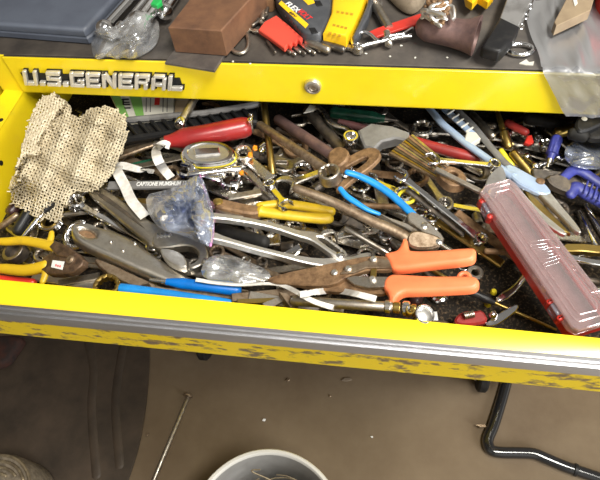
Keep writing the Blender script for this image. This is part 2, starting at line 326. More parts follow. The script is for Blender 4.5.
class Thing:
    """One thing. a, b: where its two ends show, z: about how high it lies; its own frame has x from a to b and z up."""
    def __init__(s, name, label, cat, a, b, z=-0.03, group=None, kind=None):
        s.name, s.label, s.cat, s.group, s.kind = name, label, cat, group, kind; s.a, s.b, s.z = a, b, z
        A, B = P(*a, z), P(*b, z); s.o = (A + B) / 2; d = B - A; s.L = float(np.hypot(d[0], d[1])); s.yaw = math.atan2(d[1], d[0]); s.parts = []
        s.k = 1.0
    def l(s, px, py):
        d = P(px, py, s.z) - s.o; c, q = math.cos(s.yaw), math.sin(s.yaw); return (d[0] * c + d[1] * q, -d[0] * q + d[1] * c)
    def ls(s, pts): return [s.l(*p) for p in pts]
    def lz(s, pts, z): return [(*s.l(p[0], p[1]), (z + p[2] if len(p) > 2 else z)) for p in pts]
    def mm(s, px):               # so many pixels of the photograph here, in metres
        return px * float((np.asarray(s.o) - CPOS) @ CFW) / CF
    def part(s, name, mb, m, parent=None, label=None, smooth=38):
        s.parts.append((name, mb, m, parent, label, smooth)); return len(s.parts) - 1
    def make(s, Mx):
        return build_thing(s, Mx)
    def drop(s, rest, roll=0.0, maxtilt=11, maxroll=7, gap=0.0004, cap=0.004, top=None, force=False):
        if rest is RT and not force: return s.still(rest=rest)
        pts = np.concatenate([sample(mb.v, mb.f) for (_, mb, *_r) in s.parts])
        if len(pts) > 9000: q = pts[np.random.RandomState(1).permutation(len(pts))[:9000]]
        else: q = pts
        ctr = pts.mean(0); tilt = 0.0; rl = roll; zoff = s.z; best = None
        amid, bmid = np.array(s.a, float), np.array(s.b, float)
        tz = zoff
        for it in range(5):
            half = math.sin(tilt) * s.L / 2
            A, B = P(*s.a, tz - half), P(*s.b, tz + half); o = (A + B) / 2; yaw = math.atan2(B[1] - A[1], B[0] - A[0])
            def tryp(t, r):
                R_ = rot(yaw, t, r); w = q @ R_.T + np.array([o[0], o[1], 0]); d = float(np.max(rest.at(w) - w[:, 2])); cz = float((R_ @ ctr)[2]) + d
                return cz, d
            cands = []
            T = np.radians(np.arange(-maxtilt, maxtilt + .1, 4)) if maxtilt else [0.0]; Rr = roll + np.radians(np.arange(-maxroll, maxroll + .1, 7)) if maxroll else [roll]
            for t in T:
                for r in Rr: cands.append((tryp(t, r), t, r))
            (cz, d), t, r = min(cands, key=lambda c: c[0][0] + .0004 * abs(c[1]) + .004 * abs(c[2] - roll))
            for st in (2.0, 1.0, .5):
                loc = [(tryp(t + a_, r + b_), t + a_, r + b_) for a_ in np.radians([-st, 0, st]) for b_ in np.radians([-st, 0, st] if maxroll else [0])]
                (cz, d), t, r = min(loc, key=lambda c: c[0][0] + .0004 * abs(c[1]) + .004 * abs(c[2] - roll))
            tilt, rl = t, r; R_ = rot(yaw, tilt, rl); hi = float((pts @ R_.T)[:, 2].max())
            if top is not None and d + hi > ZR + top and it > 1: return None
            if rest is RD: d = min(d, ZR + cap - hi)
            tz = d - ZR + float((R_ @ ctr)[2])
        for it in range(4):                    # same attitude, settle the place and the height together
            half = math.sin(tilt) * s.L / 2; A, B = P(*s.a, tz - half), P(*s.b, tz + half); o = (A + B) / 2; R_ = rot(math.atan2(B[1] - A[1], B[0] - A[0]), tilt, rl)
            w = q @ R_.T + np.array([o[0], o[1], 0]); d = float(np.max(rest.at(w) - w[:, 2])); hi = float((pts @ R_.T)[:, 2].max())
            if rest is RD: d = min(d, ZR + cap - hi)
            tz = .5 * tz + .5 * (d - ZR + float((R_ @ ctr)[2])) if it < 3 else tz
        pos = np.array([o[0], o[1], d + gap])
        w = pts @ R_.T + pos; rest.put(w)
        DROPLOG.append((s.name, s.label[:40], round(float(w[:, 2].min() - ZR), 4), round(float(w[:, 2].max() - ZR), 4), round(math.degrees(tilt), 1), round(math.degrees(rl), 1)))
        Mx = Matrix([[*R_[0], pos[0]], [*R_[1], pos[1]], [*R_[2], pos[2]], [0, 0, 0, 1]])
        return s.make(Mx)
    def still(s, z=None, rest=None, rx=0.0):          # stays where it is drawn, level, at height z
        z = s.z if z is None else z
        R_ = rot(s.yaw, 0, rx); pos = np.array([s.o[0], s.o[1], ZR + z])
        if rest is not None:
            for (_, mb, *_r) in s.parts: rest.put(sample(mb.v, mb.f) @ R_.T + pos)
        return s.make(Matrix([[*R_[0], pos[0]], [*R_[1], pos[1]], [*R_[2], pos[2]], [0, 0, 0, 1]]))
def build_thing(s, Mx):
    obs = []
    if len(s.parts) == 1:
        (n, mb, m, par, lab, sm) = s.parts[0]; root = bpy.data.objects.new(s.name, mb.mesh(s.name, m, sm)); C.objects.link(root); obs = [root]
    else:
        root = bpy.data.objects.new(s.name, None); root.empty_display_size = 0.01; C.objects.link(root)
        for (n, mb, m, par, lab, sm) in s.parts:
            o = bpy.data.objects.new(n, mb.mesh(n, m, sm)); C.objects.link(o); o.parent = root if par is None else obs[par]; obs.append(o)
            if lab: o['label'] = lab
    root.matrix_world = Mx
    if s.label: root['label'] = s.label
    if s.cat: root['category'] = s.cat
    if s.group: root['group'] = s.group
    if s.kind: root['kind'] = s.kind
    return root
class World(Thing):              # a thing built straight in world coordinates
    def __init__(s, name, label=None, cat=None, group=None, kind=None):
        s.name, s.label, s.cat, s.group, s.kind = name, label, cat, group, kind; s.parts = []
    def done(s, base=(0, 0, 0), rest=None):
        b = Vector(base)
        for (_, mb, *_r) in s.parts:
            if rest is not None: rest.put(sample(mb.v, mb.f))
            mb.v = [tuple(Vector(p) - b) for p in mb.v]
        return build_thing(s, Matrix.Translation(b))
# ================================================================== the setting
def struct(name, mb, m):
    o = bpy.data.objects.new(name, mb.mesh(name, m)); C.objects.link(o); o['kind'] = 'structure'; return o
struct('floor', MB().box((0, 0, -0.05), (7, 7, 0.10)), 'concrete')
struct('wall_back', MB().box((0, 2.2, 1.35), (7, 0.1, 2.7)), mat('grey_wall_board', (.34, .32, .29), (.28, .26, .24), .8, 0, 6))

struct('wall_left', MB().box((-1.35, 0.2, 1.35), (0.1, 3.9, 2.7)), mat('brown_wall_board', (.10, .08, .06), (.07, .055, .04), .8, 0, 6))  # unseen wall, added to keep ambient light off the left floor

# ================================================================== the tool cart with its open drawer
YB = 0.115; XL = -0.37192; XR = 0.385; ZD = -0.0755; YF = -0.26615
def yo(x, y): return y + 0.0153 * x
def rail(prof, x0=-0.398, x1=0.41, n=8, skew=True):
    m = MB(); k = len(prof); vs = []; fs = []
    for i in range(n + 1):
        x = x0 + (x1 - x0) * i / n
        for (y, z) in prof: vs.append((x, yo(x, y) if skew and y < -0.27 else y, ZR + z))
    for i in range(n):
        for j in range(k): fs.append((i * k + j, i * k + (j + 1) % k, (i + 1) * k + (j + 1) % k, (i + 1) * k + j))
    fs += [tuple(range(k - 1, -1, -1)), tuple(n * k + j for j in range(k))]
    return m.add(vs, fs)
cart = World('tool_cart', 'yellow steel tool cart with its top drawer pulled open', 'tool cart')
body = MB()
body.box((0, 0.235, ZR - 0.43), (0.80, 0.46, 0.70))                                     # closed drawers' carcass below
cart.part('cabinet_body', body, 'paint')
fp = MB(); fp.box(((XL + 0.40) / 2, 0.0015, ZR + 0.0262), (0.40 - XL, 0.003, 0.052), ch=0.0008)
fp.box((-0.387, 0.004, ZR - 0.02), (0.029, 0.003, 0.144)); fp.box((0.414, 0.004, ZR - 0.02), (0.028, 0.003, 0.144))
fp.box((0.0, 0.006, ZR - 0.0005), (0.79, 0.010, 0.0016))
front = cart.part('front_panel', fp, 'paint')
tr = MB(); tr.box((0, 0.246, ZR + 0.0475), (0.83, 0.486, 0.006)); cart.part('tray_deck', tr, 'dark_gap')
li = MB(); li.box((0, 0.248, ZR + 0.0513), (0.826, 0.484, 0.0018), ch=0.0005); cart.part('tray_liner', li, 'mat', label='dark grey rubber liner on the cart top')
sd = MB(); sd.box((-0.413, 0.235, ZR - 0.33), (0.004, 0.47, 0.76)); sd.box((0.425, 0.235, ZR - 0.33), (0.004, 0.47, 0.76)); sd.box((0.005, 0.47, ZR - 0.33), (0.84, 0.004, 0.76))
cart.part('side_panel', sd, 'paint')
for k in range(3):
    z = ZR - 0.115 - 0.205 * k - 0.09
    d_ = MB(); d_.box((0, -0.008, z), (0.79, 0.016, 0.185), ch=0.002); i_ = cart.part('closed_drawer', d_, 'paint')
    p_ = MB(); p_.box((0, -0.022, z + 0.082), (0.79, 0.014, 0.016), ch=0.003); cart.part('drawer_pull', p_, 'alum', parent=i_)
for (x, y) in ((-0.34, 0.05), (0.34, 0.05), (-0.34, 0.42), (0.34, 0.42)):
    c_ = MB(); c_.box((x, y, 0.105), (0.07, 0.07, 0.02)); c_.box((x - .016, y, 0.075), (0.004, 0.05, 0.06)); c_.box((x + .016, y, 0.075), (0.004, 0.05, 0.06))
    i_ = cart.part('caster', c_, 'steel'); cart.part('wheel', MB().lathe([(-.011, .03), (-.011, .046), (-.007, .05), (.007, .05), (.011, .046), (.011, .03)], (x, y, 0.05), (1, 0, 0), 24), 'rubber', parent=i_)
# name plate: raised chrome block letters on a dark backing
F_ = {'U': [(0, 0, 2.6, 10), (7.4, 0, 10, 10), (2.6, 0, 7.4, 2.6)], 'S': [(0, 7.6, 10, 10), (0, 4, 2.6, 7.6), (2.6, 4, 10, 6.2), (7.4, 0, 10, 4), (0, 0, 7.4, 2.4)],
      'G': [(0, 0, 2.6, 10), (2.6, 7.6, 10, 10), (2.6, 0, 10, 2.4), (7.4, 2.4, 10, 5.4), (5.2, 3.6, 7.4, 5.4)], 'E': [(0, 0, 2.6, 10), (2.6, 7.8, 10, 10), (2.6, 3.9, 9, 6.1), (2.6, 0, 10, 2.2)],
      'N': [(0, 0, 2.6, 10), (7.4, 0, 10, 10), 'N'], 'R': [(0, 0, 2.6, 10), (2.6, 7.8, 10, 10), (7.4, 5.6, 10, 7.8), (2.6, 3.9, 8.8, 5.6), (6.2, 0, 9.0, 3.9)],
      'A': [(0, 0, 2.6, 8.2), (7.4, 0, 10, 8.2), (1.3, 8.2, 8.7, 10), (2.6, 2.6, 7.4, 4.6)], 'L': [(0, 0, 2.6, 10), (2.6, 0, 10, 2.6)], '.': [(0, 0, 3, 3)]}
pa_, pb_ = Q(25, 83.5, -0.004), Q(182.5, 90, -0.004)
x0_, x1_ = pa_[0], pb_[0]; zb_ = (pa_[2] + pb_[2]) / 2 - .0005; hh = 0.0215
word = 'U.S.GENERAL'; wd = [(0.42 if c == '.' else 1.0) for c in word]; gp = 0.13; tot = sum(wd) + gp * (len(word) - 1); un_ = (x1_ - x0_) / tot
bk = MB(); bk.box(((x0_ + x1_) / 2, -0.0008, zb_ + hh * .45), (x1_ - x0_, 0.0012, hh * .5))
badge_i = cart.part('name_plate', bk, 'black')
cx_ = x0_
for ch_, w_ in zip(word, wd):
    lm = MB(); bm_ = MB(); ww = un_ * w_
    for q in F_[ch_]:
        if q == 'N':
            m2 = MB().prism([(2.6, 10), (0.2, 10), (7.4, 0), (9.8, 0)], -0.0062, -0.002, 0.0); m2.v = [(cx_ + a * ww / 10, c, zb_ + b * hh / 10) for a, b, c in m2.v]; lm.join(m2); continue
        a0, b0, a1, b1 = q; k10 = 10 if ch_ != '.' else 3
        bm_.box((cx_ + (a0 + a1) / 2 * ww / k10 + .0007, -0.0012, zb_ + (b0 + b1) / 2 * hh / 10 - .0006), ((a1 - a0) * ww / k10 + .0016, 0.0024, (b1 - b0) * hh / 10 + .0016))
        lm.box((cx_ + (a0 + a1) / 2 * ww / k10, -0.0045, zb_ + (b0 + b1) / 2 * hh / 10), ((a1 - a0) * ww / k10, 0.005, (b1 - b0) * hh / 10), ch=0.0007)
    for q_ in (lm, bm_): q_.v = [(x + .36 * (z - zb_), y, z) for x, y, z in q_.v]
    bk.join(bm_); cart.part('letter', lm, 'badge', parent=badge_i); cx_ += ww + gp * un_
# lock
lc = Q(313, 85.5, 0.0)
lk = MB(); lk.lathe([(0, .0098), (.002, .0098), (.0045, .0088), (.0052, .0072), (.0052, .0066), (.0035, .0062)], (lc[0], 0.0, lc[2]), (0, -1, 0), 28); lock_i = cart.part('lock', lk, 'steel_bright')
lk2 = MB(); lk2.lathe([(0, .0061), (.0040, .0061), (.0046, .0052), (.0046, .0034), (.0036, .0030)], (lc[0], -0.0002, lc[2]), (0, -1, 0), 24); cart.part('keyway', lk2, 'steel', parent=lock_i)
# the open drawer
dm = MB()
dm.box(((XL + XR) / 2, (YF + YB) / 2, ZR + ZD - 0.0015), (XR - XL + .004, YB - YF, 0.003)); dm.box(((XL + XR) / 2, YB, ZR + ZD / 2), (XR - XL, 0.002, -ZD))
drawer_i = cart.part('open_drawer', dm, 'liner')
fr = rail([(YF, 0.0), (YF - .0225, -0.0002), (YF - .024, -0.0012), (-0.2955, -.012), (-0.2862, -.073), (-0.283, -.075), (YF, -.075)])
cart.part('drawer_front', fr, 'paint', parent=drawer_i)
ed = rail([(-0.2950, -.0130), (-0.2962, -.0132), (-0.2872, -.0736), (-0.2842, -.0762), (-0.280, -.0762), (-0.280, -.0752), (-.2862, -.0732)]); cart.part('scuffed_edge', ed, 'paint_worn', parent=drawer_i, label='scraped yellow lower face of the drawer front')
st_ = rail([(-0.2885, 0.0008), (-0.2905, 0.0012), (-0.2915, -0.001), (-.2930, -.0008), (-0.2942, -.0045), (-.2958, -.0042), (-0.2982, -.0105), (-0.2986, -.0125), (-0.2968, -.0135), (-.2890, -.004)])
cart.part('pull_strip', st_, 'alum', parent=drawer_i, label='brushed aluminium pull along the drawer front')
for sx in (-1, 1):
    x = XL if sx < 0 else XR
    w_ = MB(); w_.box((x + sx * .001, (YF + YB) / 2, ZR + ZD / 2 - .0006), (0.002, YB - YF, -ZD)); w_.box((x + sx * .0135, (YF + YB) / 2, ZR - .0009), (0.027, YB - YF, 0.0018)); w_.box((x + sx * .026, (YF + YB) / 2, ZR - .04), (0.002, YB - YF, 0.075))
    i_ = None; cart.part('drawer_side', w_, 'paint', parent=drawer_i)
o_ = ray(1, 163); t_ = (XL - CPOS[0]) / o_[0]; p_ = CPOS + t_ * o_
cart.part('hole_plug', MB().lathe([(-.0012, .0032), (0.0006, .0032), (0.0009, .0024)], p_, (1, 0, 0), 14), 'black', parent=drawer_i)
cart.part('hole_plug', MB().lathe([(-.0012, .003), (0.0003, .003), (.0006, .002)], P(1, 120, 0.0), (0, 0, 1), 14), 'black', parent=drawer_i)
cart.done((0, 0.2, 0))

RD = Rest(-0.374, 0.39, YF, 0.113, ZR + ZD)          # what lies in the drawer
RD.wall(-0.374, XL + .0008, -.3, .12, ZR + .001); RD.wall(XR - .001, .4, -.3, .12, ZR + .001)
RT = Rest(-0.45, 0.50, 0.0, 0.49, ZR + .0522, .002)         # on the cart top
RT.wall(-.45, .5, -.01, .0002, ZR + .0522)
RF = Rest(-1.2, 1.2, -0.6, 0.4, 0.0, .004)           # on the floor

# ================================================================== on the floor
pl = World('pail', 'pale grey plastic pail on the concrete, its rim in the bottom edge of the photo', 'pail')
pc = (-0.070, -0.383, 0.0); hz = ZR - 0.60
pl.part('shell', MB().lathe([(0, .001), (0, .108), (.004, .112), (hz - .004, .1295), (hz - .004, .1265), (.008, .108), (.008, .001)], pc, (0, 0, 1), 72), 'pail')
pl.part('rim', MB().lathe([(hz - .012, .1298), (hz - .012, .1345), (hz - .002, .1352), (hz, .1335), (hz, .129), (hz - .004, .1262), (hz - .012, .1262)], pc, (0, 0, 1), 72, True), 'pail_rim')
pl.done(pc, RF)
wm = World('wire_bundle', 'coil of thin tan wire lying in the grey pail', 'wire')
wmb = MB(); r_ = random.Random(3)
for k in range(16):
    R0 = r_.uniform(.035, .085); ph = r_.uniform(0, 6.28); tx, ty = r_.uniform(-.25, .25), r_.uniform(-.25, .25); ox, oy = r_.uniform(-.016, .016), r_.uniform(-.016, .016); n_ = r_.randint(16, 30)
    zc = hz - .085 + k * .0026
    pts = []
    for i in range(n_):
        a = ph + i * .24; x, y = R0 * math.cos(a) * (1 + .1 * math.sin(3 * a)), R0 * math.sin(a); pts.append((pc[0] + ox + x, pc[1] + oy + y + .012, zc + tx * x + ty * y + .004 * math.sin(2 * a + k)))
    wmb.sweep(pts, .0013, 6)
wmb.sweep(curve([(pc[0] + .03, pc[1] + .05, hz - .07), (pc[0] + .0, pc[1] + .085, hz - .05), (pc[0] - .045, pc[1] + .096, hz - .025), (pc[0] - .03, pc[1] + .10, hz - .018)]), .0013, 6)
wmb.box((pc[0], pc[1], .02 + (hz - .10) / 2), (.11, .11, hz - .10 - .02), ch=.02)
wm.part('wire', wmb, 'wire'); wm.done(pc)

zf = -ZR
t = Thing('carriage_bolt', 'long grey threaded bolt lying on the concrete left of the pail', 'bolt', (188, 397), (153, 482), zf)
t.part('shank', MB().sweep([(-t.L / 2, 0, .006), (t.L / 2 + .05, 0, .006)], .0055, 12), 'steel')
t.part('bolt_head', MB().lathe([(0, .001), (0, .008), (.003, .012), (.007, .012), (.007, .006)], (-t.L / 2 - .006, 0, .0119), (1, 0, 0), 20), 'steel_brown')
t.drop(RF, maxroll=0, maxtilt=4)
t = Thing('bent_tube', 'glossy black bent steel tube on the floor at the right, under the drawer', 'tube', (490, 447), (600, 478), zf)
pts = [t.l(*p) for p in [(507, 383), (501, 404), (494, 426), (488.5, 440), (491, 449.5), (500, 452.5), (518, 453), (534, 454), (548, 459.5), (566, 467), (584, 473), (604, 480), (640, 494)]]
t.part('tube', MB().sweep(curve([(x, y, .0125) for x, y in pts], 5), .0125, 16), 'gloss_black')
p_ = t.l(575, 470); t.part('end_cap', MB().lathe([(-.004, .0128), (-.003, .0138), (.003, .0138), (.004, .0128)], (p_[0], p_[1], .0138), Vector((t.l(584, 473)[0] - t.l(566, 467)[0], t.l(584, 473)[1] - t.l(566, 467)[1], 0)), 16), 'black')
t.drop(RF, maxroll=0, maxtilt=0)
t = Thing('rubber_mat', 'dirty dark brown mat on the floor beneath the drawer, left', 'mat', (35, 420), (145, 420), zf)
o_ = t.ls([(-30, 338), (20, 336), (72, 336), (105, 340), (128, 334), (150, 338), (149, 375), (146, 410), (138, 455), (116, 512), (60, 512), (-40, 508), (-44, 420)])  # left end runs past the mat proper to stand in for floor shade
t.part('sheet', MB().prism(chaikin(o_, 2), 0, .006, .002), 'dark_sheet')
for (x, y, r) in ((74, 431, .012), (42, 434, .011), (33, 448, .012)):
    pass
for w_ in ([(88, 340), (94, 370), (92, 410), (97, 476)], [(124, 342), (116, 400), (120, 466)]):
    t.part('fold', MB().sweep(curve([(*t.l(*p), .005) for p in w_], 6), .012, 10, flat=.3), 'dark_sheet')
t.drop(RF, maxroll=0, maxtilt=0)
t = Thing('burlap_sack', 'rolled tan sack with frayed rope in the bottom left corner', 'sack', (-20, 480), (22, 470), zf + .131)
mb = MB(); c0 = t.l(-12, 500); rr = t.mm(44)
mb.lathe([(0, .001), (0, rr * 1.0), (.02, rr * 1.06), (.10, rr * 1.03), (.118, rr * .98), (.12, rr * .9), (.115, rr * .5), (.11, .001)], (c0[0], c0[1], -.12), (0, 0, 1), 40)
t.part('sack', mb, 'burlap')
for k in range(6):
    pts = [(c0[0] + rr * (.95 - .13 * k) * math.cos(a), c0[1] + rr * (.95 - .13 * k) * math.sin(a), .002 - .0008 * k + .002 * math.sin(3 * a + k)) for a in np.linspace(.3 * k, 5.6 + .3 * k, 40)]
    t.part('rope', MB().sweep(pts, .0035, 7), 'wire')
t.still(rest=RF)
t = Thing('rag', 'dark maroon rag on the floor at the left edge under the drawer', 'rag', (0, 360), (30, 350), zf)
o_ = t.ls([(-8, 338), (16, 336), (26, 340), (18, 352), (8, 366), (-12, 370)])
t.part('rag', MB().prism(chaikin(o_, 2), 0, .03, .004, crown=.012), mat('maroon_cloth', (.05, .016, .010), (.02, .012, .010), .85, 0, 20, bump=.4)); t.drop(RF, maxtilt=0, maxroll=0)
r_ = random.Random(11)
for k, (px, py, sz, lab) in enumerate([(264, 420, 1.2, 'tiny white chip of debris on the concrete above the pail'), (346, 380, 1.6, 'tan wood splinter on the floor just below the drawer middle'), (288, 380, 1.4, 'small brown crumb on the floor below the drawer, left of the splinter'),
                                 (482, 425, 1.5, 'brown flake of debris beside the bend of the black tube'), (372, 437, .9, 'small pale pebble on the open concrete right of the pail'), (330, 396, .8, 'dark speck of grit on the concrete below the drawer'), (147, 435, 1.3, 'clod of dirt beside the long bolt')]):
    t = Thing('debris_chip', lab, 'debris', (px - 2, py), (px + 2, py), zf)
    n_ = 7; o_ = [((.0035 * sz) * r_.uniform(.6, 1.5) * math.cos(6.28 * i / n_) * (2.2 if k in (1, 3) else 1), (.003 * sz) * r_.uniform(.6, 1.3) * math.sin(6.28 * i / n_)) for i in range(n_)]
    t.part('chip', MB().prism(o_, 0, .003, .0008), 'white_print' if k in (0, 4) else 'canvas' if k == 1 else 'steel_brown'); t.drop(RF, maxtilt=0, maxroll=0)
# ================================================================== tool makers
def jaw_outline(r, ang, s=None, depth=.35):
    """open-end wrench head round the origin, mouth towards ang"""
    s = r * .62 if s is None else s; ph = math.asin(min(.9, s / r)); pts = []
    for i in range(19):
        a = ph + (2 * math.pi - 2 * ph) * i / 18; k = 1.0 + (.10 if (i < 3 or i > 15) else 0); pts.append((r * k * math.cos(a), r * .95 * math.sin(a)))
    pts += [(-r * depth + s * .25, -s), (-r * depth, -s * .55), (-r * depth, s * .55), (-r * depth + s * .25, s)]
    c, q = math.cos(ang), math.sin(ang)
    return [(x * c - y * q, x * q + y * c) for x, y in pts]
def wrench(label, a, b, m='chrome_dull', w=5, ends=('open', 'ring'), r=(9, 9), th=5.5, z=-.045, name='combination_wrench', group=None, ang=(15, 0), rest=RD, cat='wrench', stamp=None, bore=.62, drop=True, **kw):
    t = Thing(name, label, cat, a, b, z, group); th = th / 1000; W_ = t.mm(w) / 2; h = t.L / 2
    R_ = [t.mm(q) for q in r]
    x0 = -h + (R_[0] * .75 if ends[0] else 0); x1 = h - (R_[1] * .75 if ends[1] else 0)
    n0 = W_ * 1.35
    t.part('shank', MB().prism([(x0, -n0), (x0 + h * .25, -W_), (x1 - h * .25, -W_), (x1, -n0), (x1, n0), (x1 - h * .25, W_), (x0 + h * .25, W_), (x0, n0)], th * .12, th * .88, min(W_, th) * .28), m)
    for k, e in enumerate(ends):
        x = (-h if k == 0 else h)
        if e == 'ring':
            t.part('ring_end', MB().ring((x, 0, -.0004), R_[k], R_[k] * bore, th * 1.35 + .001, points=12), m)
        elif e == 'open':
            base = (math.pi if k == 0 else 0) + math.radians(ang[k]); t.part('open_jaw', MB().prism([(x + p, q) for p, q in jaw_outline(R_[k], base)], 0, th * 1.1, th * .2), m)
        elif e == 'round':
            t.part('pivot_end', MB().lathe([(0, R_[k] * .9), (.0008, R_[k]), (th, R_[k]), (th + .0008, R_[k] * .9)], (x, 0, 0), (0, 0, 1), 20), m)
    return t.drop(rest, **kw) if drop else t
def bar(label, a, b, w, th=4, m='steel', name='steel_bar', cat='bar', z=-.05, group=None, rest=RD, taper=1.0, hole=False, ext=None, drop=True, **kw):
    t = Thing(name, label, cat, a, b, z, group); W_ = t.mm(w) / 2; h = t.L / 2; th = th / 1000
    hs = [[(-h + W_ * 1.2 + W_ * .4 * math.cos(q), W_ * .4 * math.sin(q)) for q in np.linspace(0, 6.283, 14)[:-1]]] if hole else []
    t.part('blade' if taper != 1 else 'bar', MB().prism([(-h, -W_ * .9), (-h + W_ * .3, -W_), (h - W_ * .3, -W_ * taper), (h, -W_ * .85 * taper), (h, W_ * .85 * taper), (h - W_ * .3, W_ * taper), (-h + W_ * .3, W_), (-h, W_ * .9)], 0, th, min(W_, th) * .25, hs), m)
    return t.drop(rest, **kw) if drop else t
def rod(label, a, b, w, m='steel', name='steel_rod', cat='rod', z=-.045, group=None, rest=RD, w2=None, m2=None, cap=None, seg=14, hollow=False, drop=True, **kw):
    t = Thing(name, label, cat, a, b, z, group); R_ = t.mm(w) / 2; r2 = t.mm(w2) / 2 if w2 else R_; h = t.L / 2
    if hollow: t.part('tube', MB().lathe([(-h, R_ * .75), (-h, R_), (h, r2), (h, r2 * .78), (h - R_ * 2, r2 * .7), (-h + R_ * 2, R_ * .7)], (0, 0, R_), (1, 0, 0), 20, True), m)
    else: t.part('rod', MB().sweep([(-h + R_ * .5, 0, R_), (-h * .4, 0, R_ * .99), (h * .4, 0, r2), (h - r2 * .5, 0, r2)], [R_, R_ * .99, r2 * 1.01, r2], seg), m)
    if m2:
        q = t.mm(cap or 10); t.part('end_collar', MB().lathe([(0, r2 * .8), (0, r2 * 1.25), (q * .15, r2 * 1.4), (q * .85, r2 * 1.4), (q, r2 * 1.2), (q, r2 * .8)], (h - q, 0, R_), (1, 0, 0), 18), m2)
    return t.drop(rest, maxroll=0, **kw) if drop else t
def driver(label, a, b, hf=.5, w=11, ws=4, mh='red', ms='chrome_dull', name='screwdriver', cat='screwdriver', z=-.04, ribs=6, rest=RD, butt=None, ferrule=True, drop=True, group=None, **kw):
    """handle from a, shaft to b"""
    t = Thing(name, label, cat, a, b, z, group); R_ = t.mm(w) / 2; rs = t.mm(ws) / 2; h = t.L / 2; xh = -h + t.L * hf; m = MB()
    prof = [(-h, R_ * .55), (-h + R_ * .25, R_ * .85), (-h + R_ * .8, R_), (-h + (xh + h) * .55, R_ * .93), (-h + (xh + h) * .78, R_ * .98), (xh - R_ * .9, R_ * .72), (xh - R_ * .5, R_ * .62), (xh, R_ * .58)]
    seg = 24; m.lathe(prof, (0, 0, R_), (1, 0, 0), seg)
    if ribs:
        for k in range(len(m.v)):
            i = k % seg; lv = k // seg
            if 1 < lv < 5 and i % 4 == 0: x, y, z_ = m.v[k]; m.v[k] = (x, y * .88, R_ + (z_ - R_) * .88)
    i_ = t.part('handle', m, mh)
    if butt: t.part('butt_cap', MB().lathe([(-.0012, R_ * .45), (-.0008, R_ * .58), (.0025, R_ * .72), (.0028, R_ * .4)], (-h, 0, R_), (1, 0, 0), 18), butt, parent=i_)
    if ferrule: t.part('ferrule', MB().lathe([(xh - .001, rs), (xh - .001, R_ * .5), (xh + .005, R_ * .42), (xh + .005, rs)], (0, 0, R_), (1, 0, 0), 16), ms)
    t.part('shaft', MB().sweep([(xh - .002, 0, R_), (h - rs * 5, 0, R_), (h - rs, 0, R_)], [rs, rs, rs * .8], 12, caps='flat'), ms)
    return t.drop(rest, maxroll=0, **kw) if drop else t
def socket(label, c, d, ln=10, m='chrome', tilt=0, dirn=(1, 0), z=-.035, up=True, rest=RD, name='socket', group=None, **kw):
    """socket standing (up) or lying along dirn; c centre, d across, ln length in the photo's pixels"""
    a = (c[0] - dirn[0] * ln / 2, c[1] - dirn[1] * ln / 2); b = (c[0] + dirn[0] * ln / 2, c[1] + dirn[1] * ln / 2)
    t = Thing(name, label, 'socket', a, b, z, group); R_ = t.mm(d) / 2
    L_ = t.mm(ln) if up else t.L
    ax, o = ((0, 0, 1), (0, 0, 0)) if up else ((1, 0, 0), (-L_ / 2, 0, R_))
    t.part('shell', MB().lathe([(0, R_ * .55), (0, R_ * .8), (L_ * .06, R_ * .86), (L_ * .42, R_ * .86), (L_ * .5, R_ * .98), (L_ * .96, R_), (L_, R_ * .95), (L_, R_ * .72), (L_ * .5, R_ * .66), (L_ * .4, R_ * .3), (L_ * .02, R_ * .3)], o, ax, 24, True), m)
    t.part('bore', MB().lathe([(L_ * .38, R_ * .1), (L_ * .38, R_ * .62), (L_ * .42, R_ * .62), (L_ * .42, R_ * .1)], o, ax, 18), 'steel_dark')
    return t.drop(rest, **kw)
def ribbon(label, pts, w, name='webbing_strap', m='white', lift=.0025, cat='strap', group=None, th=.0011, arch=None, smooth=2, twist=None, kw_name=None):
    """a strap laid along pts (photo pixels) over whatever lies below"""
    path = curve([(*p, 0) for p in pts], 10); n = len(path); zs = np.full(n, -.035); hw = []
    for it in range(4):
        W3 = np.array([P(path[i][0], path[i][1], zs[i]) for i in range(n)]); d = np.gradient(W3, axis=0); nd = np.stack([-d[:, 1], d[:, 0], d[:, 2] * 0], 1); nd /= np.maximum(np.linalg.norm(nd, axis=1), 1e-9)[:, None]
        k = w / CF * ((W3 - CPOS) @ CFW) / 2
        if twist is not None: k = k * np.interp(np.linspace(0, 1, n), *twist)
        zz = np.max([RD.at(W3 + nd * (k * f)[:, None]) for f in (-1, -.5, 0, .5, 1)], axis=0) - ZR
        for _ in range(smooth): zz = np.maximum(zz, np.convolve(np.pad(zz, 3, 'edge'), np.ones(7) / 7, 'valid'))
        zs = np.max([np.pad(zz, 2, 'edge')[i_:i_ + n] for i_ in range(5)], axis=0) + lift
        if arch is not None: zs = zs + np.interp(np.linspace(0, 1, n), *arch)
    W3 = np.array([P(path[i][0], path[i][1], zs[i]) for i in range(n)])
    vs = []; fs = []
    for i in range(n):
        for (f, dz) in ((-1, 0), (1, 0), (1, th), (-1, th)): vs.append(tuple(W3[i] + nd[i] * k[i] * f + np.array([0, 0, dz + (0 if abs(f) < 1 else -0.0)])))
    for i in range(n - 1):
        for j in range(4): fs.append((i * 4 + j, i * 4 + (j + 1) % 4, i * 4 + 4 + (j + 1) % 4, i * 4 + 4 + j))
    fs += [(3, 2, 1, 0), tuple((n - 1) * 4 + j for j in range(4))]
    t = World(name, label, cat, group); t.part('strap', MB().add(vs, fs), m, smooth=60); c_ = W3.mean(0)
    t.done((c_[0], c_[1], W3[:, 2].min()), RD)
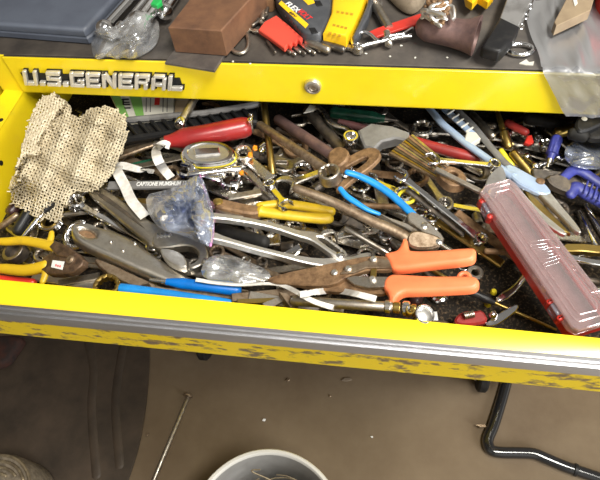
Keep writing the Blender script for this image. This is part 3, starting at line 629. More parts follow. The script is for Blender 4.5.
def grip(t, pts, rad, m, parent=None, name='handle_grip', flat=.8, zc=.007, n=5, seg=14, label=None):
    """a moulded grip along photo points; rad in pixels (number or one for each point)"""
    q = curve([(*t.l(*p), zc) for p in pts], n); rr = [rad] * len(pts) if not hasattr(rad, '__len__') else rad
    R_ = np.interp(np.linspace(0, 1, len(q)), np.linspace(0, 1, len(rr)), rr); return t.part(name, MB().sweep(q, [t.mm(r) for r in R_], seg, flat=flat), m, parent, label)
def plate(t, pts, z0, z1, m, name, c=.0008, holes=(), parent=None, smooth=0, crown=0.0, label=None):
    o = t.ls(pts); o = chaikin(o, smooth) if smooth else o
    hs = [chaikin(t.ls(h), 1) for h in holes]
    return t.part(name, MB().prism(o, z0, z1, c, hs, crown=crown), m, parent, label)
def rivet(t, p, r, z, m='steel', name='pivot_bolt', h=.0022, seg=14, parent=None):
    c = t.l(*p); R_ = t.mm(r); return t.part(name, MB().lathe([(0, R_), (h * .6, R_), (h, R_ * .6)], (c[0], c[1], z), (0, 0, 1), seg), m, parent)

# ================================================================== in the drawer, from the bottom of the pile upwards
# --- bars and wrenches lying buried on the drawer liner
r_ = random.Random(23)
BUR = [((30, 205), (150, 262)), ((60, 262), (175, 276)), ((90, 150), (200, 160)), ((120, 205), (255, 222)), ((150, 265), (262, 275)), ((190, 235), (300, 262)),
       ((225, 150), (330, 140)), ((255, 225), (395, 245)), ((275, 150), (390, 215)), ((300, 275), (400, 285)), ((330, 130), (440, 150)), ((350, 235), (470, 215)),
       ((380, 160), (520, 165)), ((395, 195), (500, 215)), ((405, 225), (470, 262)), ((430, 130), (545, 150)), ((520, 180), (600, 190)), ((530, 230), (600, 240)),
       ((545, 262), (600, 300)), ((200, 188), (300, 205)), ((160, 140), (250, 175)), ((300, 120), (420, 128)), ((10, 255), (90, 285)), ((480, 140), (590, 170)),
       ((345, 190), (440, 232)), ((250, 110), (330, 150)), ((225, 170), (255, 240)), ((370, 145), (385, 215)), ((310, 205), (345, 265)), ((120, 165), (140, 235)),
       ((180, 180), (215, 262)), ((400, 140), (445, 205)), ((270, 160), (275, 250)), ((45, 200), (25, 262))]
TOPB = -.046
for k in range(190):                       # and more of the same, strewn evenly
    u, v = (k * .618034) % 1, (k + .5) / 190; x, y = 15 + u * 570, 118 + v * 175 + (u - .5) * 20
    if 435 < x < 560 and y > 236: continue
    an = r_.choice([.15, .5, .6, .7, -.2, 2.6, .35, .9]); l_ = r_.uniform(30, 62); BUR.append(((x - l_ * math.cos(an), y - l_ * math.sin(an) * .7), (x + l_ * math.cos(an), y + l_ * math.sin(an) * .7)))
for k, (a, b) in enumerate(BUR):
    mm_ = r_.choice(['steel_dark', 'steel', 'steel_brown', 'chrome_dull', 'rust', 'chrome_dull', 'steel', 'chrome']); w_ = r_.uniform(5.5, 9.5); zz = -.06 if k < 34 else -.05
    a, b = [(min(max(p[0], 8 + (300 - p[1]) * .02), 596), min(max(p[1], 112), 284 + p[0] * .075)) for p in (a, b)]
    if math.hypot(a[0] - b[0], a[1] - b[1]) < 22: continue
    if k % 5 == 2: bar('dull steel bar buried in the middle of the tool pile', a, b, w_ * 1.3, r_.uniform(3, 6), mm_, 'steel_bar', group='bars buried in the tool pile', z=zz, top=TOPB)
    elif k % 5 == 4: rod('dull metal rod buried in the middle of the tool pile', a, b, w_ * .9, mm_, 'metal_rod', group='rods buried in the tool pile', z=zz, top=TOPB)
    else: wrench('worn steel wrench buried deep in the tool pile', a, b, mm_, w_, r_.choice([('open', 'ring'), ('ring', 'ring'), ('open', 'open')]), (w_ * 1.35, w_ * 1.3), th=r_.uniform(3.5, 5.5), z=zz, group='wrenches buried in the tool pile', top=TOPB)
for k in range(110):
    u, v = (k * .754878) % 1, (k * .569840) % 1; x, y = 25 + u * 550, 122 + v * 160
    if 435 < x < 560 and y > 240: continue
    socket('dull socket buried among the tools of the pile', (x, y), r_.uniform(8, 13), r_.uniform(10, 16), r_.choice(['chrome', 'chrome_dull', 'steel_dark', 'steel']), z=-.045, up=False, dirn=r_.choice([(1, 0), (.8, .5), (.7, -.5), (.3, .8)]), group='sockets buried in the tool pile', top=TOPB)

# --- far left back: carton, ribbed tray, red handle
t = Thing('cardboard_box', 'white and green printed box lying under the name plate', 'box', (112, 100), (178, 99), -.034)
o_ = t.ls([(109, 93), (176, 90), (173, 113), (122, 118)]); t.part('carton', MB().prism(o_, -.035, 0, .0008), 'paper')
for (q, m_, n_) in (([(111, 96), (120, 95.5), (129, 117), (122, 117.6)], 'green_print', 'green_band'), ([(129, 95), (141, 94.5), (144, 115.5), (136, 116.3)], 'green_print', 'green_band'), ([(155, 98), (160, 98), (159.5, 105), (154.5, 105)], 'red_print', 'red_mark')):
    plate(t, q, .0, .0004, m_, n_, c=0)
pm = MB()
for (x0, y0, x1, y1) in ((121.5, 99, 129, 100.5), (122.5, 102, 129.5, 103.2), (123, 104.2, 130, 105.4), (124, 107.6, 130.6, 108.8), (122.4, 99.6, 124, 105)):
    pm.prism(t.ls([(x0, y0), (x1, y0 - .2), (x1 + .3, y1 - .2), (x0 + .3, y1)]), 0, .0005)
t.part('black_lettering', pm, 'black_print')
for k in range(6):
    x = 146 + k * 4.2
    if 152 < x < 161: continue
    plate(t, [(x, 98), (x + 1, 98), (x + .6, 112), (x - .4, 112)], 0, .0003, 'grey_plastic', 'print_line', c=0)
t.still(rest=RD)
t = Thing('brown_carton', 'brown carton end beside the white and green box', 'box', (176, 98), (188, 97), -.032)
t.part('flap', MB().prism(t.ls([(177, 91), (192, 91), (188, 112), (174, 113)]), -.035, 0, .0006), 'card'); t.still(rest=RD)
t = Thing('socket_tray', 'black plastic socket tray with slanted ribs at the back left', 'tray', (122, 128), (250, 112), -.027)
o_ = t.ls([(120, 122), (205, 112), (256, 103), (256, 122), (205, 126), (124, 139)]); t.part('tray_base', MB().prism(o_, -.012, -.006, .0008), 'black')
q = [t.l(*p) for p in [(119, 121), (206, 113), (258, 104)]]; t.part('back_rail', MB().sweep([(x, y, .0) for x, y in q], .0042, 8), 'grey_plastic')
q = [t.l(*p) for p in [(124, 139.5), (204, 127.5), (256, 122)]]; t.part('front_rail', MB().sweep([(x, y, -.001) for x, y in q], .0045, 8), 'black')
for k in range(11):
    x = 127 + k * 11.6; y = 122 - (x - 127) * .115; a_ = t.l(x, y); b_ = t.l(x + 11.5, y + 13.5 - k * .2); t.part('rib', MB().sweep([(*a_, -.0015), (*b_, -.0015)], .0026, 6), 'black')
t.still(rest=RD)
bar('dark brown file lying under the ribbed tray', (116, 158), (166, 142), 9, 5, 'steel_brown', 'file', 'file', z=-.045, taper=.6, drop=False).still(rest=RD)
bar('dark flat rasp behind the net mitt', (120, 148), (180, 136), 6, 4, 'steel_dark', 'rasp', 'file', z=-.046, drop=False).still(rest=RD)
t = Thing('label_strip', 'narrow dark label strip beside the white strap at back left', 'label strip', (131, 166), (157, 160), -.035); t.part('strip', MB().prism([(-t.L / 2, -.004), (t.L / 2, -.004), (t.L / 2, .004), (-t.L / 2, .004)], 0, .0012, .0003), 'green'); t.drop(RD)
bar('long grey steel ruler below the ribbed tray', (122, 170), (210, 152), 7, 2, 'steel', 'steel_ruler', 'ruler', z=-.04)
driver('short fat red handle lying behind the tape measure', (250, 127), (152, 145), .86, 21, 4, 'red_handle', 'steel_dark', 'red_driver', z=-.03, ribs=0, butt='steel_dark', maxtilt=5, cap=-.006)
t = rod('flat steel tube leaning over the ribbed tray, chrome tip down', (197, 99), (180, 129), 8, 'steel', 'steel_tube', z=-.016, m2='chrome', cap=8, drop=False); t.still(rest=RD)
for k, (c, d, lab) in enumerate([((251, 117), 5, 'uppermost of three small chrome bits right of the red handle'), ((252.5, 131), 5, 'middle one of three small chrome bits right of the red handle'), ((259, 138), 6, 'lowest of three small chrome bits right of the red handle')]):
    socket(lab, c, d, 6, 'chrome', z=-.035, name='hex_bit')

# --- back middle and back right
driver('dark green screwdriver handle deep under the front panel', (329, 112), (400, 121), .78, 14, 4, 'green', 'steel_dark', z=-.04)
rod('brown plastic tube beside the dark green handle', (345, 126), (398, 133), 8, 'maroon', 'dark_tube', z=-.04)
driver('long red handle with a maroon shank below the front panel', (480, 160), (335, 121), .58, 11.5, 8, 'red_dull', 'maroon', 'pry_tool', 'pry tool', z=-.035, ribs=0, ferrule=False)
rod('black tube with a bluish white tip under the lock', (307, 110), (344, 152), 12, 'steel_dark', 'tube', z=-.03, hollow=True)
t = Thing('scraper_tip', 'bluish white plastic corner at the end of the black tube', 'plastic scrap', (304, 113), (318, 106), -.02); plate(t, [(303, 114), (310, 105), (320, 107), (313, 112)], 0, .0022, 'paper', 'tip'); t.drop(RD)
t = Thing('bent_lever', 'curved chrome lever right of the black tube', 'lever', (322, 112), (354, 135), -.025)
t.part('lever', MB().sweep(curve([(*t.l(*p), .004) for p in [(318, 107), (324, 113), (329, 122), (336, 126), (346, 128), (354, 135)]], 6), [t.mm(3.2)] * 31, 10, flat=.6), 'chrome_dull'); t.drop(RD)
t = Thing('plastic_wedge', 'grey angular plastic block right of the chrome lever', 'block', (360, 142), (406, 148), -.03)
plate(t, [(358, 142), (371, 135), (392, 138), (409, 144), (411, 153), (396, 150), (383, 153), (376, 160), (366, 158)], 0, .016, 'grey_plastic', 'block', c=.002); t.drop(RD)
socket('chrome socket standing mouth up below the front panel', (350, 141), 15, 15, 'chrome', z=-.03)
for k, (a, b, m_, w_, lab) in enumerate([((430, 116), (500, 128), 'steel_dark', 7, 'dark bar behind the pale blue shears'), ((520, 118), (575, 128), 'rubber', 12, 'fat black rubber cylinder at the back right'), ((505, 122), (528, 134), 'red_dull', 8, 'dull red tube at the back right'), ((470, 112), (495, 140), 'steel', 8, 'grey tube right of the pale blue shears')]):
    rod(lab, a, b, w_, m_, 'tube' if k else 'bar', z=-.04)
rod('amber brown cylinder at the far right back', (556, 134), (576, 128), 12, 'brass', 'brass_cylinder', z=-.035)
driver('brass chisel blade pointing at the front panel, back right', (507, 146), (497, 112), .5, 9, 6, 'brass', 'brass', 'chisel', 'chisel', z=-.03, ribs=0)
rod('bright yellow pencil stub right of the pale blue shears', (500, 150), (512, 166), 6, 'bright_yellow', 'pencil_stub', z=-.03)
t = Thing('red_clip', 'small bright red plastic clip at the back right', 'clip', (524, 140), (532, 139), -.03); plate(t, [(523, 143), (526, 137), (531, 136), (533, 143), (528, 145)], 0, .006, 'red', 'clip', c=.001); t.drop(RD)
t = Thing('flex_socket', 'chrome universal joint with three round knobs at the back right', 'socket joint', (522, 154), (556, 158), -.03)
for p in ((528.5, 154), (539, 165), (553, 157)):
    c = t.l(*p); t.part('knob', MB().lathe([(-.0055 * math.cos(q), .0055 * math.sin(q)) for q in np.linspace(0, math.pi, 9)], (c[0], c[1], .007), (0, 0, 1), 16), 'chrome')
t.part('yoke', MB().sweep([(*t.l(*p), .006) for p in [(515, 150), (528, 154), (539, 165), (553, 157), (560, 150)]], .0048, 10), 'chrome_dull'); t.drop(RD)
wrench('chrome wrench ring beside the universal joint', (545, 146), (566, 163), 'chrome', 5, ('ring', ''), (8, 5), z=-.03, name='ring_wrench')
driver('blue screwdriver handle at the back right beside the black clamp', (557, 138), (548, 165), .7, 12, 4, 'indigo', z=-.03)
rod('olive brass chisel shank left of the universal joint', (512, 152), (533, 178), 9, 'brass', 'brass_shank', z=-.03)
bar('dark wide steel plate under the universal joint', (530, 172), (585, 178), 14, 4, 'steel_dark', 'steel_plate', z=-.04)

# --- middle layer
t = Thing('stamped_bar', 'grey flat steel bar printed with white capitals', 'bar', (108, 186), (200, 184.5), -.033)
W_ = t.mm(10) / 2; t.part('bar', MB().prism([(-t.L / 2, -W_), (t.L / 2, -W_), (t.L / 2, W_), (-t.L / 2, W_)], 0, .004, .0008), 'grey_plastic')
fc = bpy.data.curves.new('lettering', 'FONT'); fc.body = 'CAPTIONE MUMSHUM 15'; fc.size = .0088; fc.extrude = .0002; fc.offset = .00022
fo = bpy.data.objects.new('lettering', fc); C.objects.link(fo); dg = bpy.context.evaluated_depsgraph_get(); fm = bpy.data.meshes.new_from_object(fo.evaluated_get(dg)); bpy.data.objects.remove(fo)
xs_ = [v.co.x for v in fm.vertices]; tx0 = t.l(137, 185)[0]; tx1 = t.l(187, 184)[0]; sx_ = (tx1 - tx0) / (max(xs_) - min(xs_))
t.part('lettering', MB().add([(tx0 + (v.co.x - min(xs_)) * sx_, v.co.y * .95 - .0026, .0042 + v.co.z) for v in fm.vertices], [tuple(p.vertices) for p in fm.polygons]), 'white_print', smooth=0)
t.drop(RD)
bar('brass coloured bar just below the printed steel bar', (112, 196), (188, 199), 8, 4, 'brass', 'brass_bar', z=-.045)
wrench('olive steel wrench between the printed bar and the adjustable wrench', (128, 205), (200, 212), 'steel', 7, ('open', 'ring'), (9, 9), z=-.05)

# left chrome group
wrench('chrome wrench whose thick ring end lies below the net mitt', (77, 204), (152, 246), 'chrome', 6, ('ring', 'open'), (10, 8), 7, z=-.04, name='ring_wrench', ang=(0, 15))
t = Thing('curved_wrench', 'chrome C shaped wrench end left of the locking pliers', 'wrench', (55, 236), (90, 228), -.045)
a_ = np.radians(np.linspace(60, 330, 20)); c0 = t.l(78, 232); R0 = t.mm(14); t.part('hook', MB().sweep([(c0[0] + R0 * math.cos(q), c0[1] + R0 * math.sin(q), .005) for q in a_], t.mm(3.6), 10, flat=.8), 'chrome'); t.drop(RD)
t = Thing('brass_lined_ring', 'chrome ring with a brass lining under the edge of the net mitt', 'ring', (42, 223), (62, 223), -.045)
c0 = t.l(51, 221); t.part('ring', MB().ring((*c0, 0), t.mm(12), t.mm(9), .008), 'chrome'); t.part('lining', MB().ring((*c0, .0006), t.mm(9.1), t.mm(7), .0075), 'brass'); t.drop(RD)
driver('screwdriver with a chrome shaft poking from under the net mitt', (52, 200), (22, 238), .3, 9, 5, 'black', 'chrome', z=-.045)
rod('dark wooden handle against the left drawer wall', (10, 214), (24, 196), 12, 'maroon', 'wooden_dowel', z=-.05); rod('black handle end near the left drawer wall', (18, 232), (34, 205), 12, 'black', 'handle', z=-.05)
rod('brown rod behind the upper yellow plier handle', (0, 228), (20, 214), 7, 'steel_brown', 'rod', z=-.05)
socket('large black ribbed socket between the two yellow plier handles', (18, 252), 24, 13, 'steel_dark', z=-.05, name='impact_socket')
bar('light grey steel strip at the bottom left under the plier head', (32, 276), (100, 286), 10, 3, 'steel_bright', 'steel_strip', z=-.05); bar('silver flat bar left of the ring with the blue handle', (58, 284), (100, 276), 8, 3, 'steel', 'flat_bar', z=-.05)
driver('red handle in the bottom left corner of the drawer', (36, 283), (-40, 274), .8, 8, 4, 'red', z=-.05, ribs=0)

# locking pliers
wrench('chrome open wrench under the tail of the locking pliers', (120, 270), (186, 292), 'chrome_dull', 7, ('open', 'ring'), (9, 8), z=-.05)
t = Thing('locking_pliers', 'long grey locking pliers with an adjusting screw at the tail', 'pliers', (78, 232), (200, 292), -.03)
plate(t, [(76, 240), (77, 231), (84, 228), (97, 229), (112, 232), (128, 238), (142, 249), (160, 262), (180, 275), (200, 286), (197, 293), (184, 292), (165, 287), (147, 279), (128, 271), (110, 262), (92, 254), (80, 247)], 0, .013, 'steel_grey', 'upper_handle', c=.001, holes=[[(84, 234), (92, 233), (98, 238), (96, 242), (88, 241), (83, 237)]], smooth=1, crown=.005)
plate(t, [(92, 257), (110, 264), (130, 274), (150, 283), (170, 290), (168, 295), (145, 290), (120, 282), (100, 270)], -.003, .004, 'steel_brown', 'lower_handle', smooth=1)
c = t.l(83, 236); plate(t, [(83, 238), (80, 231), (88, 229), (98, 234), (100, 242), (92, 244)], .001, .0075, 'rust', 'jaw', c=.001)
for p in ((111, 246), (133, 246), (121, 254)): rivet(t, p, 2.0, .0125, 'chrome_dull', 'rivet')
a_, b_ = t.l(193, 287), t.l(205, 293); t.part('adjusting_screw', MB().lathe([(0, t.mm(3.2)), (.002, t.mm(4.4)), (.008, t.mm(4.4)), (.010, t.mm(3.4))], (a_[0], a_[1], .0065), (b_[0] - a_[0], b_[1] - a_[1], 0), 16), 'chrome')
t.drop(RD)
# adjustable wrench
t = Thing('adjustable_wrench', 'big adjustable wrench, handle under the net mitt, jaws by the zip bag', 'wrench', (88, 192), (205, 262), -.026)
plate(t, [(84, 186), (92, 183), (110, 192), (130, 207), (150, 222), (168, 230), (163, 245), (152, 250), (146, 244), (128, 229), (108, 212), (88, 196)], .001, .009, 'steel_grey', 'handle', c=.0012, smooth=1, crown=.003)
plate(t, [(92, 190), (108, 199), (130, 216), (146, 232), (140, 228), (118, 212), (98, 198)], .0088, .0096, 'steel_dark', 'handle_panel', c=.0003)
plate(t, [(153, 247), (160, 231), (172, 229), (186, 236), (199, 241), (208, 249), (212, 260), (206, 270), (194, 276), (190, 272), (200, 267), (202, 258), (196, 251), (186, 250), (172, 253), (158, 254)], 0, .012, 'steel_grey', 'fixed_jaw', c=.0012, smooth=1)
plate(t, [(161, 254), (172, 254), (185, 259), (190, 268), (189, 274), (178, 272), (167, 265)], .001, .0115, 'steel_bright', 'sliding_jaw', c=.001, smooth=1)
a_, b_ = t.l(158, 241), t.l(174, 239); d_ = np.array(b_) - np.array(a_); Ls = float(np.hypot(*d_)); R0 = t.mm(4.6)
t.part('knurl', MB().lathe([(Ls * i / 16, R0 * (1.0 if i % 4 in (1, 2) else .72)) for i in range(17)], (a_[0], a_[1], .009), (*d_, 0), 16), 'chrome')
t.drop(RD)
# yellow pliers at left
t = Thing('lineman_pliers', 'pliers with two yellow handles and a rusty head at the left wall', 'pliers', (0, 252), (96, 262), -.026)
plate(t, [(46, 258), (52, 255), (60, 252), (74, 251), (88, 254), (96, 261), (95, 266), (85, 272), (68, 274), (54, 273), (46, 269)], 0, .011, 'rust_dark', 'jaw', c=.002, smooth=0, crown=.002)
plate(t, [(56, 248), (62, 243), (78, 248), (90, 256), (84, 260), (66, 257)], .001, .013, 'rust_dark', 'jaw', c=.001)
rivet(t, (82, 261), 4.5, .0105, 'steel_brown', h=.004)
plate(t, [(60.5, 260.5), (74.5, 262.5), (72.5, 270), (59, 267)], .0112, .0118, 'white_print', 'price_sticker', c=0, label='small white price sticker')
pr = MB()
for (x, y) in ((64.5, 264.5), (67, 265.2), (69.5, 265.6)): pr.prism(t.ls([(x, y), (x + 1.3, y + .2), (x + 1.1, y + 2.2), (x - .2, y + 2)]), .0118, .0121)
t.part('price_print', pr, 'red_print', parent=3)
g1 = grip(t, [(-10, 238), (0, 238.5), (18, 238.5), (37, 241.5), (52, 245), (61, 247.5)], [4.2, 4.6, 5, 5.2, 5.6, 5], 'yellow_grip', flat=.9)
grip(t, [(50.5, 244), (53, 238), (53.5, 232.5)], [4, 3.6, 2.8], 'yellow_grip', parent=g1, name='finger_guard')
g2 = grip(t, [(-10, 264), (0, 265), (20, 267), (36, 266), (50, 263.5)], [5, 5.6, 6.0, 6.2, 6.2], 'yellow_grip', flat=.9)
grip(t, [(49, 266), (48.5, 272), (45.5, 279)], [4.4, 3.8, 3.2], 'yellow_grip', parent=g2, name='finger_guard')
t.drop(RD, maxroll=7)

# ring wrench with blue grip, bottom
wrench('short dull wrench under the blue handles at the front', (150, 290), (240, 297), 'steel_brown', 7, ('open', 'open'), (8, 8), z=-.05)
driver('fat blue handle beside the tail of the locking pliers', (238, 291), (150, 280), .8, 11.5, 4, 'blue_grip', z=-.045, ribs=0)
t = Thing('blue_handled_wrench', 'brass coloured ring wrench with a long blue handle along the drawer front', 'wrench', (109, 285), (230, 302), -.035)
c = t.l(109, 285.5); t.part('ring_end', MB().ring((*c, -.001), t.mm(13), t.mm(9), .010, points=12), 'brass')
grip(t, [(122, 287), (150, 290), (185, 295), (216, 299.5), (226, 301)], [5, 4.2, 3.8, 3.6, 3.2], 'sky_grip', flat=.8, zc=.005); t.drop(RD)

# front middle: folded bracket, clear scrap, pipe
for (lab, a, b, w_, m_) in (('tan flat steel bar along the drawer front left of the long pipe', (232, 298), (296, 292), 9, 'steel_brown'), ('olive steel strip tucked behind the drawer front', (250, 296), (318, 308), 10, 'steel'), ('narrow brass strip along the drawer front', (238, 302), (290, 300), 5, 'brass')):
    bar(lab, a, b, w_, 3, m_, 'steel_strip', z=-.045, maxtilt=5, cap=-.016)
t = Thing('folded_bracket', 'folded olive sheet bracket by the drawer front', 'bracket', (262, 303), (300, 308), -.035)
plate(t, [(262, 303), (279, 296), (286, 299), (268, 309)], 0, .003, 'steel', 'flange', c=.0005); plate(t, [(279, 296), (287, 297), (297, 309), (289, 311)], 0, .012, 'steel_brown', 'flange', c=.0005); t.drop(RD)
for (lab, c, d) in (('hexagon nut lying in the clear plastic scrap', (262, 263), 12), ('dull nut left of the hexagon nut', (246, 262), 11)):
    t = Thing('hex_nut', lab, 'nut', (c[0] - d / 2, c[1]), (c[0] + d / 2, c[1]), -.045); R_ = t.mm(d) / 2
    t.part('nut', MB().prism([(R_ * math.cos(q), R_ * math.sin(q)) for q in np.radians(range(0, 360, 60))], 0, .009, .001, [[(R_ * .55 * math.cos(q), R_ * .55 * math.sin(q)) for q in np.radians(range(0, 360, 20))]]), 'steel_dark' if d == 12 else 'chrome_dull'); t.drop(RD)
bar('bright steel offcut between the groove pliers handles and the snips', (285, 257), (302, 247), 8, 6, 'chrome', 'steel_offcut', z=-.045)
rod('fat grey rod under the clear plastic scrap', (205, 262), (262, 282), 8, 'chrome_dull', 'rod', z=-.05)

# centre group
wrench('old wrench with a bright jaw between the orange bits and the yellow handles', (246, 170), (283, 209), 'chrome_dull', 7, ('', 'open'), (5, 10), z=-.035, ang=(0, -70), name='open_end_wrench')
rod('olive brass forked key standing between the tape and the rusty pipes', (264, 105), (272, 168), 7, 'brass', 'brass_key', 'key', z=-.035)
wrench('grey ratchet wrench with orange plastic bits round its ring', (244, 155), (270, 178), 'chrome_dull', 11, ('ring', ''), (10, 6), 8, z=-.03, name='ratchet_wrench', bore=.5)
for k, (p, lab) in enumerate([((250, 155), 'orange bit inside the grey ratchet ring'), ((255, 148.5), 'orange bit at the top of the grey ratchet ring'), ((241.5, 173), 'orange bit below the grey ratchet ring')]):
    t = Thing('orange_bit', lab, 'plastic bit', (p[0] - 3, p[1]), (p[0] + 3, p[1]), -.025); plate(t, [(p[0] - 2.6, p[1] + 1), (p[0] - 1, p[1] - 2.4), (p[0] + 2.4, p[1] - 1.6), (p[0] + 2.2, p[1] + 2.2), (p[0] - 1, p[1] + 2.8)], 0, .003, 'orange_bit', 'bit', c=.0006); t.drop(RD)
bar('grey flat blade above the yellow pliers head', (228, 199), (262, 193), 8, 5, 'steel', 'flat_chisel', z=-.04)
wrench('dirty chrome open wrench above the left end of the long bar', (284, 186), (338, 166), 'chrome_dull', 8, ('open', 'ring'), (12, 9), 7, z=-.03, ang=(60, 0), name='open_end_wrench')
wrench('worn chrome wrench with its jaw left of the rusty pipes', (282, 168), (310, 155), 'steel', 8, ('open', 'open'), (10, 8), z=-.035, ang=(-40, 0), name='open_end_wrench')
rod('black file handle between the two groove pliers handles', (216, 229), (272, 245), 13, 'rubber', 'black_file', z=-.045)
wrench('grey wrench with a hooked jaw between the long bar and the snips', (328, 238), (410, 226), 'chrome_dull', 6, ('open', 'ring'), (10, 8), z=-.042, ang=(100, 0), name='open_end_wrench')
socket('small chrome socket under the long brown bar', (386, 237), 15, 12, 'chrome', z=-.045); socket('dull chrome socket right of the long bar, below the blue pliers', (368, 226), 10, 9, 'chrome_dull', z=-.05)
for (lab, a, b, w_, m_) in (('dark punch under the lower blue handle', (345, 212), (400, 232), 7, 'steel_dark'), ('grey square bar right of the hooked wrench', (345, 228), (395, 258), 6, 'steel'), ('rusty rod beneath the blue plier handles', (350, 205), (418, 208), 6, 'rust')): rod(lab, a, b, w_, m_, 'punch', z=-.045)

# yellow pliers centre
t = Thing('yellow_pliers', 'slip joint pliers with two yellow handles in the middle of the pile', 'pliers', (212, 206), (332, 214), -.03)
plate(t, [(213, 206), (218, 200), (230, 203), (245, 207), (258, 209), (260, 217), (246, 219), (228, 214), (216, 211)], 0, .011, 'rust', 'jaw', c=.002, smooth=1)
plate(t, [(214, 210), (226, 212), (242, 215), (240, 219), (224, 217)], -.001, .006, 'steel', 'jaw', c=.001)
rivet(t, (217.5, 205.5), 5, .010, 'brass', h=.003)
grip(t, [(257, 207), (275, 204.5), (290, 205), (308, 208), (331, 213)], [4.4, 5, 5.6, 5.6, 5.2], 'yellow_grip', zc=.007, flat=.85)
grip(t, [(258, 213), (262, 214), (280, 217), (300, 219.5), (318, 221), (327, 220.5)], [7.2, 6, 5.6, 5.8, 6.2, 6], 'yellow_grip', zc=.007, flat=.85)
t.drop(RD, maxroll=7)
wrench('small chrome jaw resting on the yellow plier handle', (288, 209), (268, 184), 'chrome', 7, ('open', 'ring'), (8, 7), z=-.02, ang=(20, 0), name='small_wrench')

# groove joint pliers
t = Thing('groove_joint_pliers', 'bare silver groove joint pliers with open handles, centre front', 'pliers', (215, 228), (366, 258), -.028)
plate(t, [(205, 216), (214, 215.5), (237, 218), (262, 222.5), (280, 227), (297, 233), (309, 233), (320, 237), (331, 247), (341, 257), (336, 264), (327, 262), (316, 252), (306, 243), (292, 239), (272, 231), (250, 226), (225, 222.5), (206, 222)], .004, .012, 'steel_bright', 'upper_handle', c=.0012, holes=[[(311, 240), (318, 239), (329, 249), (336, 257), (332, 259), (322, 251)]], smooth=1)
for k in range(4):
    x = 319 + k * 4.2; y = 240.5 + k * 4; plate(t, [(x, y + 1), (x + 3.4, y - .6), (x + 4, y + .4), (x + .8, y + 2)], .0105, .0125, 'steel_bright', 'groove_tooth', c=.0002)
plate(t, [(205, 236), (214, 233), (224, 238.5), (250, 247), (283, 256), (310, 260.5), (330, 258.5), (345, 258), (356, 254), (367, 252), (368, 256), (358, 261), (346, 267), (334, 270), (316, 269.5), (296, 266), (270, 258), (245, 251), (224, 244), (206, 240)], -.001, .0075, 'steel_bright', 'lower_handle', c=.0012, smooth=1)
rivet(t, (331.5, 260.5), 4.2, .0115, 'chrome', h=.003)
t.drop(RD, maxroll=7)

# feeler gauge, wrenches right of centre
t = Thing('feeler_gauge', 'fan of brown striped feeler gauge blades with a rusty pivot', 'gauge', (398, 156), (452, 193), -.03)
for k in range(10):
    o = -13 + k * 2.7; x0, y0 = 398 + (k - 4.5) * 2.2, 157 - (k - 4.5) * 1.6; x1, y1 = 440 + (k - 4.5) * 1.0, 186 - (k - 4.5) * .8; z0 = .0005 + k * .0011
    dx, dy = .9, -.75; plate(t, [(x0 - dx, y0 - dy), (x0 + dx * 1.5, y0 + dy * 1.5), (x1 + dx * 1.5, y1 + dy * 1.5), (x1 - dx, y1 - dy)], z0, z0 + .0035, ('steel_brown', 'brass', 'steel_dark', 'rust', 'steel')[k % 5], 'blade', c=.0003)
c = t.l(449, 190); R0 = t.mm(10); t.part('pivot_body', MB().prism(chaikin(t.ls([(432, 188), (440, 180), (452, 180), (462, 187), (464, 198), (455, 203), (444, 202)]), 2), 0, .011, .001, [[(c[0] + R0 * .45 * math.cos(q), c[1] + .002 + R0 * .38 * math.sin(q)) for q in np.linspace(0, 6.283, 16)[:-1]]]), 'rust'); t.drop(RD)
wrench('chrome open wrench right of the feeler gauge, jaw to the left', (430, 160), (494, 166), 'chrome', 5, ('open', 'ring'), (8, 6), z=-.03, name='open_end_wrench')
bar('thin grey steel bar slanting right of the feeler gauge', (437, 170), (482, 193), 5, 4, 'steel', 'steel_bar', z=-.03)
bar('broad brown brass bar below the feeler gauge', (436, 201), (505, 248), 10, 5, 'brass', 'brass_bar', z=-.045); bar('dark rusty bar under the left edge of the clear red case', (462, 200), (520, 245), 9, 5, 'rust', 'rusty_bar', z=-.05)
wrench('silver wrench with a yellow lined ring left of the blue pliers head', (406, 196), (370, 178), 'chrome', 6, ('ring', 'open'), (11, 8), z=-.035, name='ring_wrench')
t = Thing('yellow_bushing', 'yellow bushing inside a silver wrench ring by the blue handle', 'bushing', (398, 195), (414, 195), -.028); c0 = t.l(407, 197); t.part('bushing', MB().ring((*c0, 0), t.mm(9.5), t.mm(6.8), .004), 'bright_yellow'); t.drop(RD)
t = Thing('swivel', 'curled chrome swivel right of the blue handle', 'swivel', (414, 212), (438, 222), -.03)
for (c, r) in (((420, 212), 6), ((431, 218), 6)): c0 = t.l(*c); t.part('link', MB().lathe([(t.mm(1.9) * math.sin(q), t.mm(r) + t.mm(1.9) * math.cos(q)) for q in np.linspace(0, 6.283, 9)[:-1]], (*c0, .004), (.1, .25, 1), 18, True), 'chrome')
t.drop(RD)
bar('grey flat steel under the long chrome wrench', (410, 190), (462, 232), 9, 4, 'steel_dark', 'flat_steel', z=-.045)
wrench('long chrome combination wrench slanting right of the blue pliers', (403, 178), (476, 238), 'chrome', 6, ('open', 'ring'), (8, 6.5), 6, z=-.025, name='combination_wrench')
t = Thing('key_ring', 'chrome split ring above the orange handle end', 'ring', (461, 249), (477, 249), -.035); c0 = t.l(469, 249); t.part('ring', MB().lathe([(.0012 * math.sin(q), t.mm(7.6) + .0012 * math.cos(q)) for q in np.linspace(0, 6.283, 9)[:-1]], (*c0, .0012), (0, 0, 1), 28, True), 'chrome'); t.drop(RD)
rod('brown shaft right of the upper orange handle end', (481, 251), (535, 253), 6, 'rust', 'shaft', z=-.05)

